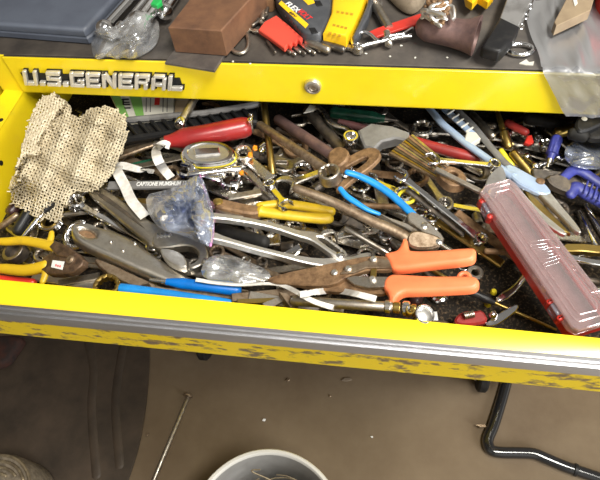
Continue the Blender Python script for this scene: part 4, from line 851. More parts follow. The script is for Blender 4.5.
# rusty pipes and ring wrench
t = Thing('rusty_pipe_tool', 'upper rusty pipe handle ending in a flat hooked block', 'pry tool', (272, 110), (350, 164), -.022)
a_, b_ = t.l(273, 110), t.l(344, 159); R0 = t.mm(5.6); t.part('pipe', MB().sweep([(*a_, R0), (*b_, R0)], R0, 16), 'rust_red')
plate(t, [(336, 158), (346, 151), (358, 156), (361, 166), (350, 175), (340, 170)], 0, .014, 'rust', 'block', c=.002, smooth=1)
plate(t, [(352, 163), (362, 158), (376, 153), (388, 156), (392, 164), (384, 173), (368, 183), (354, 195), (348, 194), (352, 186), (366, 176), (380, 166), (376, 162), (362, 168), (354, 172)], .002, .008, 'rust', 'hook', c=.001, smooth=1)
t.drop(RD, maxroll=7)
t = Thing('ring_spanner', 'lower rusty pipe handle ending in a notched ring socket', 'wrench', (256, 120), (335, 177), -.015)
a_, b_ = t.l(257, 121), t.l(330, 171); R0 = t.mm(4.6); t.part('shank', MB().sweep([(*a_, R0 + .002), (*b_, R0 + .002)], [R0, R0 * 1.1], 16), 'steel_brown')
c = t.l(335, 178); t.part('ring_socket', MB().ring((*c, 0), t.mm(10.5), t.mm(7.4), .015, points=12), 'steel'); t.drop(RD, maxroll=7)

# blue pliers
t = Thing('blue_pliers', 'pliers with two bright blue handles pointing to the upper left', 'pliers', (345, 183), (425, 228), -.02)
plate(t, [(405, 214), (415, 217), (424, 226), (438, 240), (434, 246), (422, 241), (409, 228), (400, 222)], 0, .011, 'steel', 'jaw', c=.001, smooth=1)
plate(t, [(372, 213), (384, 218), (402, 224), (412, 231), (404, 231), (386, 223)], 0, .007, 'steel', 'jaw', c=.001)
rivet(t, (418, 229), 4, .0105, 'chrome_dull')
grip(t, [(349, 176), (360, 179), (374, 185.5), (388, 195), (400, 206), (412, 219)], [3.2, 3.7, 4, 4.2, 4.2, 4.2], 'sky_grip', flat=.8)
grip(t, [(339, 191), (344, 198), (352, 204), (363, 211), (374, 215)], [2.8, 3.3, 3.2, 2.6, 2], 'sky_grip', flat=.8)
t.drop(RD, maxroll=7)
# long breaker bar
t = Thing('breaker_bar', 'long grey brown breaker bar running down to the orange handles', 'breaker bar', (297, 190), (432, 243), -.018)
q = curve([(*t.l(*p), .007) for p in [(298, 190), (330, 202), (365, 219), (392, 231), (408, 241)]], 5); t.part('bar', MB().sweep(q, np.linspace(t.mm(4.6), t.mm(6), len(q)), 14, flat=.8), 'steel_brown')
plate(t, [(402, 236), (410, 232), (424, 235), (437, 240), (437, 247), (424, 250), (408, 249), (401, 244)], 0, .013, 'steel_brown', 'head', c=.002, smooth=1); rivet(t, (434, 244), 3.5, .012, 'chrome_dull'); t.drop(RD, maxroll=7, maxtilt=5)

# right: indigo pliers, chrome bars, jaws
for (lab, a, b, w_, m_) in (('bright chrome extension bar nearest the right edge, beside the shears blades', (577, 207), (600, 258), 6, 'chrome'), ('second bright chrome bar at the right edge', (584, 203), (612, 252), 6, 'chrome'), ('dull rod below the plier jaws at the right edge', (556, 276), (604, 283), 7, 'steel_dark'), ('short chrome rod right of the clear red case', (580, 296), (606, 290), 9, 'chrome')):
    rod(lab, a, b, w_, m_, 'extension_bar', z=-.04)
t = Thing('needle_nose_pliers', 'brassy plier jaws with teeth right of the clear red case', 'pliers', (556, 250), (612, 256), -.03)
plate(t, [(556, 250), (562, 246), (580, 246), (610, 249), (620, 254), (600, 256), (580, 254), (562, 254)], .002, .010, 'brass', 'jaw', c=.001)
plate(t, [(558, 254), (570, 256), (590, 260), (620, 264), (620, 270), (592, 266), (570, 262)], 0, .007, 'chrome', 'jaw', c=.001); rivet(t, (604, 256), 5, .0095, 'chrome'); t.drop(RD)
wrench('chrome ring wrench near the right end of the clear red case', (594, 306), (570, 284), 'chrome', 7, ('ring', 'open'), (10, 8), z=-.04, name='ring_wrench')
t = Thing('indigo_pliers', 'pliers with two ribbed indigo handles at the right edge', 'pliers', (555, 186), (625, 200), -.02)
grip(t, [(562, 193), (570, 187), (582, 192), (598, 199), (620, 210), (640, 220)], [5.5, 7.5, 8, 8.2, 8, 7], 'indigo', flat=.7, zc=.009)
grip(t, [(556, 178), (575, 170), (600, 182), (622, 192), (640, 200)], [5, 6, 6.2, 6, 5], 'indigo', flat=.7, zc=.007)
plate(t, [(535, 176), (550, 174), (564, 180), (566, 192), (555, 190), (540, 184)], 0, .012, 'steel_dark', 'jaw', c=.002, smooth=1)
rb = MB()
for k in range(7):
    x = 577 + k * 5.2; y = 189 + k * 2.7; rb.sweep([(*t.l(x + 3.2, y - 5), .0165), (*t.l(x - 3, y + 5), .0165)], .0011, 6)
t.part('grip_ribs', rb, 'indigo', parent=0); t.drop(RD, maxroll=7)

# shears
t = Thing('putty_knife', 'grey plastic scraper sticking out under the pale blue shears', 'scraper', (484, 192), (504, 164), -.025)
plate(t, [(482, 193), (486, 180), (496, 168), (503, 164), (507, 176), (500, 194), (490, 200)], 0, .003, 'grey_plastic', 'blade', c=.0006, smooth=1); t.drop(RD)
t = Thing('garden_shears', 'long shears with pale blue handles and grey blades at the right', 'shears', (424, 107), (586, 243), -.014)
q = curve([(*t.l(*p), .006) for p in [(422, 103), (430, 113), (439, 124), (454, 137), (466, 147), (490, 164), (506, 176), (516, 182)]], 5)
hA = t.part('handle', MB().sweep(q, np.interp(np.linspace(0, 1, 8 * 5 - 4), np.linspace(0, 1, 8), [t.mm(x) for x in (4, 4.4, 4.6, 4.8, 4.8, 4.6, 5, 6)]), 14, flat=.75), 'pale_blue')
q = curve([(*t.l(*p), .006) for p in [(440, 104), (450, 113), (461, 123), (471, 133)]], 5); hB = t.part('finger_grip', MB().sweep(q, t.mm(4.4), 12, flat=.7), 'pale_blue', parent=hA)
plate(t, [(464, 133), (474, 133), (479, 140), (470, 149), (462, 145)], .002, .010, 'paper', 'bridge', c=.001, parent=hA)
rg = MB()
for k in range(5):
    x, y = 446 + k * 5.2, 110 + k * 5; rg.sweep([(*t.l(x + 3, y - 3), .0095), (*t.l(x - 3.4, y + 3.6), .0095)], .0012, 6)
t.part('grip_rib', rg, 'paper', parent=hB)
q = curve([(*t.l(*p), .004) for p in [(454, 102), (470, 118), (484, 136), (497, 152), (508, 164), (520, 172)]], 5); t.part('handle', MB().sweep(q, t.mm(4.2), 12, flat=.6), 'grey_plastic')
plate(t, [(504, 172), (512, 169), (530, 178), (548, 188), (556, 199), (548, 204), (534, 199), (516, 190)], .004, .010, 'pale_blue', 'shank', c=.0015, smooth=1)
plate(t, [(536, 192), (546, 188), (555, 199), (568, 216), (580, 231), (588, 243), (584, 245), (572, 233), (556, 216), (542, 202)], .003, .009, 'steel_bright', 'blade', c=.001, smooth=1)
plate(t, [(512, 186), (520, 188), (530, 202), (545, 218), (560, 231), (575, 243), (571, 246), (556, 237), (538, 222), (522, 206)], 0, .005, 'steel_bright', 'blade', c=.001, smooth=1)
plate(t, [(528, 194), (540, 203), (556, 219), (572, 236), (578, 243), (570, 240), (552, 225), (536, 210)], .0, .0045, 'brass', 'inner_blade', c=.0006, label='brown inner edge of the blades')
rivet(t, (542.5, 187.5), 4.4, .0095, 'rust', h=.003); t.drop(RD, maxroll=7, maxtilt=2, cap=-.010)

# front right small things
rod('dark red handle under the orange handles', (419, 292), (414, 306), 13, 'maroon', 'maroon_tool', z=-.05)
t = Thing('shackle', 'open chrome shackle below the lower orange handle', 'shackle', (430, 296), (449, 296), -.055); c0 = t.l(439, 294); R0 = t.mm(8); t.part('bow', MB().sweep([(c0[0] + R0 * math.cos(q), c0[1] + R0 * math.sin(q), .004) for q in np.radians(np.linspace(170, 370, 16))], .0032, 8), 'chrome'); t.drop(RD)
t = Thing('washer', 'dull grey washer under the loop of the lower orange handle', 'washer', (468, 272), (482, 272), -.05); c0 = t.l(475, 273); t.part('washer', MB().ring((*c0, 0), t.mm(8.5), t.mm(4), .003), 'steel'); t.drop(RD)
rod('thin gold rod running under the two orange handles', (431, 267), (489, 301), 5, 'brass', 'gold_rod', z=-.045)
driver('screwdriver with a black handle and a thin gold shaft pointing at the front right', (455, 284), (562, 330), .36, 9, 3.4, 'black', 'brass', z=-.04, butt='bright_yellow')
for (c, lab) in (((493.5, 292), 'upper bright yellow cap beside the gold shaft'), ((488, 304), 'lower bright yellow cap beside the gold shaft')):
    t = Thing('yellow_disc', lab, 'cap', (c[0] - 3, c[1]), (c[0] + 3, c[1]), -.035); R0 = t.mm(3.4); t.part('cap', MB().lathe([(0, R0), (.003, R0), (.005, R0 * .7)], (0, 0, 0), (0, 0, 1), 16), 'bright_yellow'); t.drop(RD)
t = Thing('spoon_lever', 'curved silver spoon shaped lever left of the clear red case', 'lever', (500, 300), (526, 276), -.04)
q = curve([(*t.l(*p), .004) for p in [(496, 302), (505, 296), (514, 289), (522, 280), (530, 268)]], 5); t.part('lever', MB().sweep(q, np.interp(np.linspace(0, 1, len(q)), [0, .2, .6, 1], [t.mm(3), t.mm(4.6), t.mm(3.4), t.mm(3)]), 12, flat=.5), 'chrome'); t.drop(RD)
t = Thing('metal_plate', 'shiny curved metal plate at the drawer front, left of the case', 'plate', (484, 322), (515, 312), -.045); plate(t, [(484, 325), (494, 316), (506, 309), (516, 304), (518, 309), (508, 318), (496, 326)], 0, .004, 'chrome', 'plate', smooth=1); t.drop(RD)
t = Thing('chrome_ball', 'small chrome ball by the drawer front right', 'ball', (490, 315), (497, 315), -.04); R0 = t.mm(4.6); t.part('ball', MB().lathe([(-R0 * math.cos(q), R0 * math.sin(q)) for q in np.linspace(0, math.pi, 11)], (0, 0, R0), (0, 0, 1), 18), 'chrome'); t.drop(RD)
t = Thing('folding_cutter', 'red and brown folding cutter with a coil spring at the drawer front', 'cutter', (455, 319), (488, 320), -.045)
plate(t, [(453, 322), (457, 315), (466, 311), (474, 312), (482, 310), (489, 321), (480, 325), (460, 326)], 0, .010, 'red_dull', 'handle', c=.002, smooth=1)
c = t.l(463, 318); d = t.l(473, 316); dd = np.array(d) - np.array(c); ax = Vector((*dd, 0)); pts = []
for i in range(60):
    q = i * .63; f = i / 59; n_ = Vector((-dd[1], dd[0], 0)).normalized(); pts.append((c[0] + dd[0] * f + n_.x * .0028 * math.cos(q), c[1] + dd[1] * f + n_.y * .0028 * math.cos(q), .0135 + .0028 * math.sin(q)))
t.part('coil_spring', MB().sweep(pts, .0008, 6), 'steel'); t.drop(RD)
t = Thing('paper_tag', 'small white paper tag at the drawer front below the orange handles', 'tag', (430, 317), (439, 317), -.04); plate(t, [(430.5, 312), (437, 311.5), (438.5, 322), (431, 322)], 0, .0012, 'white_print', 'tag', c=.0002); t.drop(RD)
rod('brown pipe stub beside the chrome ring at the drawer front', (398, 322), (450, 326), 9, 'steel_brown', 'pipe_stub', z=-.05)

# aviation snips
t = Thing('tin_snips', 'tin snips with rusty jaws and two orange handles', 'snips', (268, 278), (480, 270), -.012)
plate(t, [(266, 279.5), (284, 274), (310, 268.5), (337, 263), (373, 256), (392, 257), (400, 262), (400, 271), (373, 271), (362, 274.5), (354, 277), (340, 286), (316, 287), (290, 285.5), (273, 283.5)], .006, .013, 'rust', 'upper_jaw', c=.001, smooth=1)
plate(t, [(300, 285), (318, 284), (338, 281), (352, 277), (362, 276), (376, 277), (400, 277), (402, 284), (394, 291), (376, 292), (355, 290.5), (330, 289)], .0, .007, 'rust', 'lower_jaw', c=.001, smooth=1)
plate(t, [(346, 276), (352, 268), (362, 266), (380, 260), (394, 262), (398, 270), (372, 270), (360, 275)], .013, .0155, 'steel_brown', 'link_plate', c=.0006); plate(t, [(352, 279), (361, 277), (374, 277.5), (398, 278), (392, 288), (376, 289), (362, 286)], .008, .0135, 'steel', 'link_plate', c=.0006)
for p, z_ in (((339.5, 274), .013), ((354, 271.5), .0155), ((378.5, 262), .0155), ((379.5, 281), .0135)): rivet(t, p, 3.6, z_, 'steel_bright', h=.0028)
plate(t, [(376, 264), (382, 264), (383, 280), (377, 280)], .010, .0135, 'brass', 'latch', c=.0005)
def loft(t, top, bot, z0, m, name='handle_grip', h=.013):
    """a rounded grip between an upper and a lower outline of photo points"""
    o = list(top) + list(bot)[::-1]; return t.part(name, MB().prism(chaikin(t.ls(o), 2), z0, z0 + h, .003, crown=.0035), m)
loft(t, [(387, 254), (395, 253), (402, 251), (405, 240), (409, 239), (412, 249), (414, 252.5), (440, 252), (470, 249.5), (478, 250.5)], [(394, 263), (397, 271), (412, 271), (440, 267), (470, 264), (479, 261)], .002, 'orange_grip')
loft(t, [(391, 281), (397, 275), (410, 275.5), (440, 277.5), (470, 277), (480, 277.5), (485, 282)], [(391.5, 290), (397, 294), (400, 308), (405, 309), (408, 294), (430, 294), (460, 292), (480, 291), (485, 287)], .002, 'orange_grip')
c = t.l(469.5, 276.5); t.part('hang_loop', MB().lathe([(.0022 * math.sin(q), t.mm(4.8) + .0022 * math.cos(q)) for q in np.linspace(0, 6.283, 9)[:-1]], (c[0], c[1], .009), (0, 0, 1), 18, True), 'orange_grip')
t.drop(RD, maxroll=0, maxtilt=6)

# pipe at the front and rings
t = Thing('long_pipe', 'grey pipe with brass collars lying along the drawer front', 'pipe', (303, 302), (412, 311), -.03)
a_, b_ = t.l(296, 301), t.l(392, 307); R0 = t.mm(5); t.part('pipe', MB().sweep([(*a_, R0), (*b_, R0)], R0, 16), 'steel')
d_ = (np.array(b_) - np.array(a_)); d_ /= np.hypot(*d_)
for (p, w_, r, m_) in (((385, 306.5), 6, 6.4, 'chrome_dull'), ((393, 307.2), 7, 5.6, 'brass'), ((402, 308), 7, 7, 'chrome'), ((410, 309), 5, 5, 'brass')):
    c = t.l(*p); t.part('collar', MB().lathe([(0, t.mm(r) * .85), (.001, t.mm(r)), (t.mm(w_) - .001, t.mm(r)), (t.mm(w_), t.mm(r) * .85)], (c[0], c[1], R0), (*d_, 0), 18), m_)
t.drop(RD, maxroll=0)
t = Thing('chrome_clamp_ring', 'chrome ring with a pale disc inside at the drawer front', 'ring', (413, 314), (432, 314), -.03); c0 = t.l(421.5, 315); t.part('ring', MB().ring((*c0, 0), t.mm(9.5), t.mm(7.6), .009), 'chrome'); t.part('disc', MB().lathe([(.001, t.mm(7.5)), (.005, t.mm(7.5)), (.006, t.mm(6))], (*c0, 0), (0, 0, 1), 20), 'steel_bright'); t.drop(RD)
socket('brass hose fitting at the end of the long pipe', (408, 312), 9, 10, 'brass', z=-.03, name='hose_fitting')

# tape measure
t = Thing('tape_measure', 'chrome tape measure lying flat with yellow tape edge showing', 'tape measure', (180, 153), (236, 153), -.022)
o_ = chaikin(t.ls([(180, 150), (186, 143), (198, 139), (214, 138.5), (227, 141.5), (234, 148), (233, 156), (222, 161), (200, 163), (185, 160)]), 2)
t.part('case', MB().prism(o_, -.017, 0, .0015), 'chrome'); ctr = np.mean(o_, axis=0)
sc_ = lambda k: [(ctr[0] + (x - ctr[0]) * k, ctr[1] + (y - ctr[1]) * k) for x, y in o_]
t.part('yellow_tape', MB().prism(sc_(1.02), -.0045, -.002, .0004), 'bright_yellow'); t.part('chrome_base', MB().prism(sc_(1.04), -.017, -.006, .001), 'chrome')
t.part('face_ring', MB().prism(sc_(.94), 0, .0025, .0008, [sc_(.74)]), 'chrome')
t.part('face_plate', MB().prism(sc_(.74), -.0005, .001, .0003), 'steel_bright'); t.part('belt_clip', MB().prism(t.ls([(194, 147), (218, 146), (219, 152), (195, 154)]), .001, .0035, .0008), 'chrome')
t.drop(RD, maxtilt=4, maxroll=0)
wrench('chrome ring wrench just below the tape measure', (227.5, 181), (188, 171), 'chrome', 8, ('ring', 'open'), (10.5, 9), 6, z=-.022, name='ring_wrench', bore=.75)
rod('chrome bar between the tape measure and the zip bag', (188, 175), (240, 169), 6, 'chrome', 'extension_bar', z=-.02)

# straps, bags
ribbon('white strap curling beside the tape measure, back left', [(170, 146), (163, 144), (157, 149), (157, 157), (162, 167), (171, 178)], 9, lift=.003, smooth=10, arch=([0, .3, 1], [.006, .012, 0]))
ribbon('white strap hanging over the adjustable wrench left of the zip bag', [(154, 172), (140, 170), (122, 166), (117, 170), (125, 186), (132, 201), (145, 217)], 10.5, lift=.002, smooth=10, arch=([0, .35, .5, 1], [0, .004, .004, 0]), twist=([0, .25, .4, 1], [.45, .8, 1, 1]))
ribbon('thin white strap looping below the tin snips', [(196, 280), (215, 283), (240, 285), (268, 284), (284, 286.5), (296, 292), (310, 300), (326, 306), (344, 310)], 5, lift=.0038, smooth=14, twist=([0, .45, .55, 1], [.8, .6, 1, 1.2]))
ribbon('broad white strap between the tin snips and the long pipe', [(300, 295), (318, 292), (336, 291), (355, 294), (376, 299.5)], 7, lift=.0035, smooth=14)
# ================================================================== soft things in the drawer
def inside(p, poly):
    x, y = p; c = False; n = len(poly)
    for i in range(n):
        (x0, y0), (x1, y1) = poly[i], poly[i - 1]
        if (y0 > y) != (y1 > y) and x < (x1 - x0) * (y - y0) / (y1 - y0) + x0: c = not c
    return c
def edged(p, poly):              # distance to the outline, in photo pixels
    q = np.array(p); d = 1e9
    for i in range(len(poly)):
        a, b = np.array(poly[i - 1]), np.array(poly[i]); t = np.clip(np.dot(q - a, b - a) / max(1e-9, np.dot(b - a, b - a)), 0, 1); d = min(d, float(np.hypot(*(a + t * (b - a) - q))))
    return d
def hmax(w, r=.004):
    return max(float(RD.at(np.array([w[0] + dx, w[1] + dy]))) for dx in (-r, 0, r) for dy in (-r, 0, r)) - ZR
def settle(px, py, lift, r=.004, z=-.035, lo=-1.0):
    for _ in range(4): z = max(hmax(P(px, py, z), r), lo) + lift
    return z
def pillow(name, label, cat, poly, puff, m, parts=(), zlow=-1.0, crease=.002, seed=1, step=3.0, part='film', thick=.4, group=None, fn=None, over=0.0):
    """a bag: grid inside the outline, bulging in the middle, lying on whatever is below"""
    r_ = random.Random(seed); ph = [(r_.uniform(.05, .22), r_.uniform(.05, .22), r_.uniform(0, 6)) for _ in range(7)]
    poly = chaikin(poly, 1); cx, cy = np.mean(poly, axis=0); nr = 9; no = len(poly) * 2; O = []
    for i in range(len(poly)):
        a, b = np.array(poly[i]), np.array(poly[(i + 1) % len(poly)]); O += [a, (a + b) / 2]
    top = []; bot = []; zb = np.array([settle(o[0], o[1], .002, .005) for o in O]); zc = max(settle(cx, cy, .002, .008), float(np.percentile(zb, 60)))
    for k in range(nr):
        s_ = 1 - k / nr
        for i, o in enumerate(O):
            x, y = cx + (o[0] - cx) * s_, cy + (o[1] - cy) * s_
            n_ = sum(math.sin(x * a + y * b + c) for a, b, c in ph) * crease * (1 - s_ ** 3)
            z = max(zb[i] * s_ + zc * (1 - s_), zlow); z = max(z, settle(x, y, .0022 + over, .004 + over))
            h = puff * math.sqrt(max(0, 1 - s_ ** 2)); z1 = z + h + n_ * .8 if k else z
            if fn: z1 += fn(x, y)
            top.append(P(x, y, z1)); w = P(x, y, z1).copy(); w[2] = max(ZR + z + (.0004 if k else 0), w[2] - 2 * h * thick) if k else w[2]; bot.append(w)
    n = len(O); vs = [tuple(v) for v in top] + [tuple(v) for v in bot[n:]]; fs = []
    for k in range(nr - 1):
        for i in range(n): fs.append((k * n + i, k * n + (i + 1) % n, (k + 1) * n + (i + 1) % n, (k + 1) * n + i))
    def bi(k, i): return i if k == 0 else nr * n + (k - 1) * n + i
    for k in range(nr - 1):
        for i in range(n): j = (i + 1) % n; fs.append((bi(k, i), bi(k + 1, i), bi(k + 1, j), bi(k, j)))
    fs.append(tuple((nr - 1) * n + i for i in range(n))); fs.append(tuple(bi(nr - 1, i) for i in range(n))[::-1])
    t = World(name, label, cat, group); t.part(part, MB().add(vs, fs), m, smooth=80)
    return t, zc
t, zc = pillow('plastic_scrap', 'crumpled clear plastic left of the snips', 'plastic scrap', [(200, 268), (212, 254), (232, 255), (250, 262), (268, 270), (272, 279), (250, 284), (222, 282), (204, 279)], .006, 'film', seed=5, crease=.0022)
t.done((0, 0, ZR + zc), RD)
# zip bag and what is in it
t, zc = pillow('blue_packet', 'blue shiny crumpled packet inside the zip bag', 'packet', [(150, 199), (166, 191), (181, 188), (192, 200), (190, 222), (174, 226), (158, 219)], .0055, mat('blue_foil', (.05, .08, .26), (.16, .19, .32), .22, .7, 120, .4, .6), seed=3, crease=.0022, part='foil')
t.done((0, 0, ZR + zc), RD)
BAG = [(145, 195), (162, 191), (180, 186), (193, 176), (202, 176), (209, 196), (214, 214), (214.5, 228), (211, 248), (198, 242), (182, 235), (160, 230), (148, 214)]
t, zc = pillow('zip_bag', 'clear zip bag with a magenta seal holding a blue packet', 'plastic bag', BAG, .012, 'film_milky', over=.006, seed=9, crease=.0020)
zl = [(200, 177), (207, 197), (212.5, 215), (213, 229), (210.5, 246)]
t.part('seal', MB().sweep([tuple(P(x, y, settle(x, y, .0042, .004))) for x, y in curve(zl, 5)], .0013, 6), 'magenta'); t.done((0, 0, ZR + zc), RD)

# knitted net mitt
NET = [(18, 168), (27.5, 135), (37, 106), (44, 98), (52, 95.5), (60.5, 97.4), (69, 104), (73, 117), (79, 121), (82.5, 117), (88, 110), (99, 107.5), (111, 108), (124, 117.5), (125.7, 132), (120, 152), (111, 174), (95, 190), (80, 191), (72, 192), (68, 199), (62, 218), (57, 222), (50, 220), (37, 216), (24, 209), (13, 203), (11, 186)]
NC = np.mean(NET, axis=0); NET = [(x + (x - NC[0]) / max(1, math.hypot(x - NC[0], y - NC[1])) * 2.2, y + (y - NC[1]) / max(1, math.hypot(x - NC[0], y - NC[1])) * 1.6) for x, y in NET]
def net_z(x, y):
    z0 = np.interp(y, [95, 120, 160, 190, 222], [-.012, -.014, -.022, -.036, -.048]); e = edged((x, y), NET)
    b = .012 * math.sqrt(min(1, e / 16))
    f = .0052 * math.sin(x * .23 + y * .09) + .0045 * math.sin(x * .11 - y * .19 + 1) + .003 * math.sin((x - 72) * .16) * (1 if y > 125 else 0)
    v = -.012 * math.exp(-((x - 79) / 8) ** 2) * np.interp(y, [110, 122, 150, 175], [1, 1, .5, 0])
    return z0 + b + f * min(1, e / 8) + v
mitt = World('net_mitt', 'ecru open knit net mitt draped over the back left corner', 'mitt')
for layer in (0, 1):
    m = MB(); sp = 2.75 if layer == 0 else 3.1; ang = .33 if layer == 0 else .16; c_, s_ = math.cos(ang), math.sin(ang); G = {}
    r_ = random.Random(layer)
    for i in range(-85, 85):
        for j in range(-85, 85):
            x, y = 65 + (i * c_ - j * s_) * sp, 160 + (i * s_ + j * c_) * sp
            x += 1.1 * math.sin(j * .35) + r_.uniform(-.35, .35); y += 1.0 * math.sin(i * .3 + 1) + r_.uniform(-.35, .35)
            if inside((x, y), NET) and not (layer and y > 196 and x < 80):
                dens = 1.0 if y > 185 and x < 72 else .8
                z = net_z(x, y) - layer * .0035; zz = max(z, settle(x, y, .0034 - layer * .001, .003, z)); w = P(x, y, zz); w[0] = max(w[0], XL + .004); w[1] = min(w[1], -.002) if zz > -.002 else w[1]; G[(i, j)] = w
    for (i, j), w in G.items():
        y_ = PIX(w)[1]; rr = (.00118 if y_ < 185 else .0008) * (1 if layer == 0 else .9)
        for d in ((1, 0), (0, 1)):
            q = G.get((i + d[0], j + d[1]))
            if q is None: continue
            mid = (w + q) / 2; mid[2] += .0007 * (1 if (i + j) % 2 else -1)
            m.sweep([w, mid, q], [rr * 1.25, rr * .9, rr * 1.25], 5, caps='open')
        if r_.random() < .5 and edged(PIX(w), NET) < 2.5: m.sweep([w, w + np.array([r_.uniform(-.004, .004), r_.uniform(-.004, .004), .001])], rr * .8, 5, caps='open')
    mitt.part('knit_front' if layer == 0 else 'knit_back', m, 'cord', smooth=80)
mitt.done((-.3, -.06, ZR - .06), RD)

# the clear lidded case
t = Thing('clear_lid_case', 'long red plastic case with a clear lid lying across the front right', 'case', (496, 194), (589, 325), -.014)
o_ = t.ls([(480, 200), (484, 194), (508, 188), (514, 192), (610, 316), (606, 324), (573, 333), (566, 329)]); H0 = .024
ctr = np.mean(o_, axis=0); s2 = lambda k, kx=None: [(ctr[0] + (x - ctr[0]) * (kx or k), ctr[1] + (y - ctr[1]) * k) for x, y in o_]
t.part('base', MB().prism(s2(1.0), -H0, -H0 + .0125, .0015, [s2(.90, .965)]), 'red'); t.part('base_floor', MB().prism(s2(.90, .965), -H0 + .0005, -H0 + .002, 0), mat('case_floor', (.20, .10, .095), (.30, .19, .18), .5, 0, 60))
li_ = t.part('lid', MB().prism(s2(1.02, 1.008), -H0 + .0126, -.0016, .0016, [s2(.95, .985)]).prism(s2(1.0, 1.0), -.0016, 0, .0006), 'lid')
def band(k0, k1, kx0, kx1, z0, z1): return MB().prism(s2(k0, kx0), z0, z1, .0006, [s2(k1, kx1)])
t.part('lid_ridge', band(.80, .72, .93, .915, .0001, .0014), 'lid', parent=li_); t.part('lid_ridge', band(.52, .46, .86, .85, .0001, .0012), 'lid', parent=li_)
fl = MB(); x_ = ctr[0] - t.L * .06
for k in range(9): fl.sweep([(x_ + k * .0034, ctr[1] - .006 - .004 * math.sin(k), .0003), (x_ + .004 + k * .0030, ctr[1] + .008 + .003 * math.cos(k * 2), .0002)], .00028, 5)
t.part('moulded_mark', fl, 'lid', parent=li_)
for (p, q) in (((485, 207), (490, 217)), ((550, 304), (557, 315))):
    a_, b_ = t.l(*p), t.l(*q); d_ = np.array(b_) - np.array(a_); L_ = float(np.hypot(*d_)); yw = math.atan2(d_[1], d_[0]); R3 = Matrix.Rotation(yw, 3, 'Z'); mid = ((a_[0] + b_[0]) / 2, (a_[1] + b_[1]) / 2)
    nrm = np.array([-d_[1], d_[0]]) / L_; nrm = nrm if np.dot(nrm, np.array(mid) - ctr) > 0 else -nrm
    i_ = t.part('latch', MB().box((mid[0] + nrm[0] * .0015, mid[1] + nrm[1] * .0015, -.011), (L_, .004, .013), R3, ch=.001), 'film_milky')
    for s_ in (-1, 1):
        e_ = np.array(mid) + d_ * s_ * .72; t.part('hinge_lug', MB().box((e_[0] + nrm[0] * .0015, e_[1] + nrm[1] * .0015, -.011), (L_ * .42, .006, .012), R3, ch=.0015), 'red', parent=i_)
t.drop(RD, maxroll=0, maxtilt=0)

# black clamp handle and the hazy bag under it at the right
t, zc = pillow('poly_bag', 'small hazy white plastic bag below the black clamp at the right edge', 'plastic bag', [(564, 150), (570, 142), (590, 140), (612, 140), (630, 150), (628, 168), (604, 169), (582, 168), (566, 163)], .010, 'film_milky', seed=21)
t.done((0, 0, ZR + zc), RD)
t = Thing('clamp_handle', 'black plastic clamp with pale rivets in front of the hanging plastic sheet', 'clamp', (572, 138), (618, 118), -.019)
plate(t, [(571, 132), (576, 123), (590, 116), (606, 112), (624, 110), (632, 118), (624, 126), (604, 130), (592, 136), (580, 141), (573, 140)], 0, .014, 'black', 'jaw', c=.002, smooth=1)
a_, b_ = t.l(570, 137), t.l(583, 140); t.part('collar', MB().sweep([(*a_, .005), (*b_, .005)], t.mm(6), 14), 'rubber')
plate(t, [(584, 136), (606, 128), (632, 128), (632, 140), (604, 141), (590, 142)], -.004, .006, 'rubber', 'jaw', c=.002, smooth=1)
for p in ((580, 128.5), (598.5, 117)): rivet(t, p, 2.8, .0142, 'paper', h=.001)
t.still(z=-.019, rest=RD)

# ================================================================== on the cart top
ZT = .0522
t = Thing('flat_case', 'slate blue flat plastic case in the top left corner', 'case', (-40, 20), (100, 30), ZT)
plate(t, [(-120, 28), (90, 45), (95, 42), (150, -20), (160, -40), (-60, -60)], 0, .010, 'case_blue', 'base', c=.002); plate(t, [(-120, 28), (89.5, 44.5), (94.5, 41.5), (149, -20), (159, -40), (-60, -60)], .0101, .021, 'case_blue', 'lid', c=.001, crown=.005)
t.drop(RT, maxtilt=0, maxroll=0)
# chrome bars in plastic
for k, (a, b, kn, lab) in enumerate([((103, 42), (162, -24), 8.5, 'chrome bar with a round knob nearest the slate case'), ((121, 38), (172, -24), 6.5, 'thin chrome bar second from the slate case'),
                                 ((134, 52), (184, -20), 9.5, 'chrome bar with the largest knob, foremost in the plastic wrap'), ((137, 36), (186, -30), 9.5, 'chrome bar with a knob behind the foremost knob'), ((164, 24), (196, -24), 8, 'chrome bar with a knob against the rusted block')]):
    t = Thing('chrome_bar', lab, 'bar', a, b, ZT + .006, 'chrome bars in the plastic wrap' if False else None); R0 = t.mm(kn); h = t.L / 2
    t.part('rod', MB().sweep([(-h + R0, 0, R0), (h, 0, R0)], R0 * .55, 14, caps='flat'), 'chrome')
    t.part('knob', MB().lathe([(-h + R0 - R0 * math.cos(q), R0 * math.sin(q)) for q in np.linspace(0, math.pi * .8, 12)] + [(-h + R0 * 2.2, R0 * .5)], (0, 0, R0), (1, 0, 0), 24), 'chrome'); t.drop(RT, maxroll=0, maxtilt=12)
t = Thing('green_plug', 'small bright green plastic cap among the chrome bars', 'plug', (154, 8), (162, 2), ZT + .03); plate(t, [(152, 8), (155, 3), (162, 0), (163, 6), (158, 10)], 0, .006, 'bright_green', 'cap', c=.001); t.drop(RT)
RDsave = RD; RD = RT
t, zc = pillow('plastic_wrap', 'crinkled clear plastic wrap round the chrome bar knobs', 'plastic wrap', [(91, 46), (92, 34), (100, 26), (114, 28), (124, 20), (142, 10), (158, 18), (160, 34), (156, 46), (146, 54), (132, 60), (120, 57), (118, 60), (108, 56), (94, 60)], .007, 'film', seed=14, crease=.0028, zlow=ZT)
t.done((-.2, .05, ZR + ZT), None)
RD = RDsave
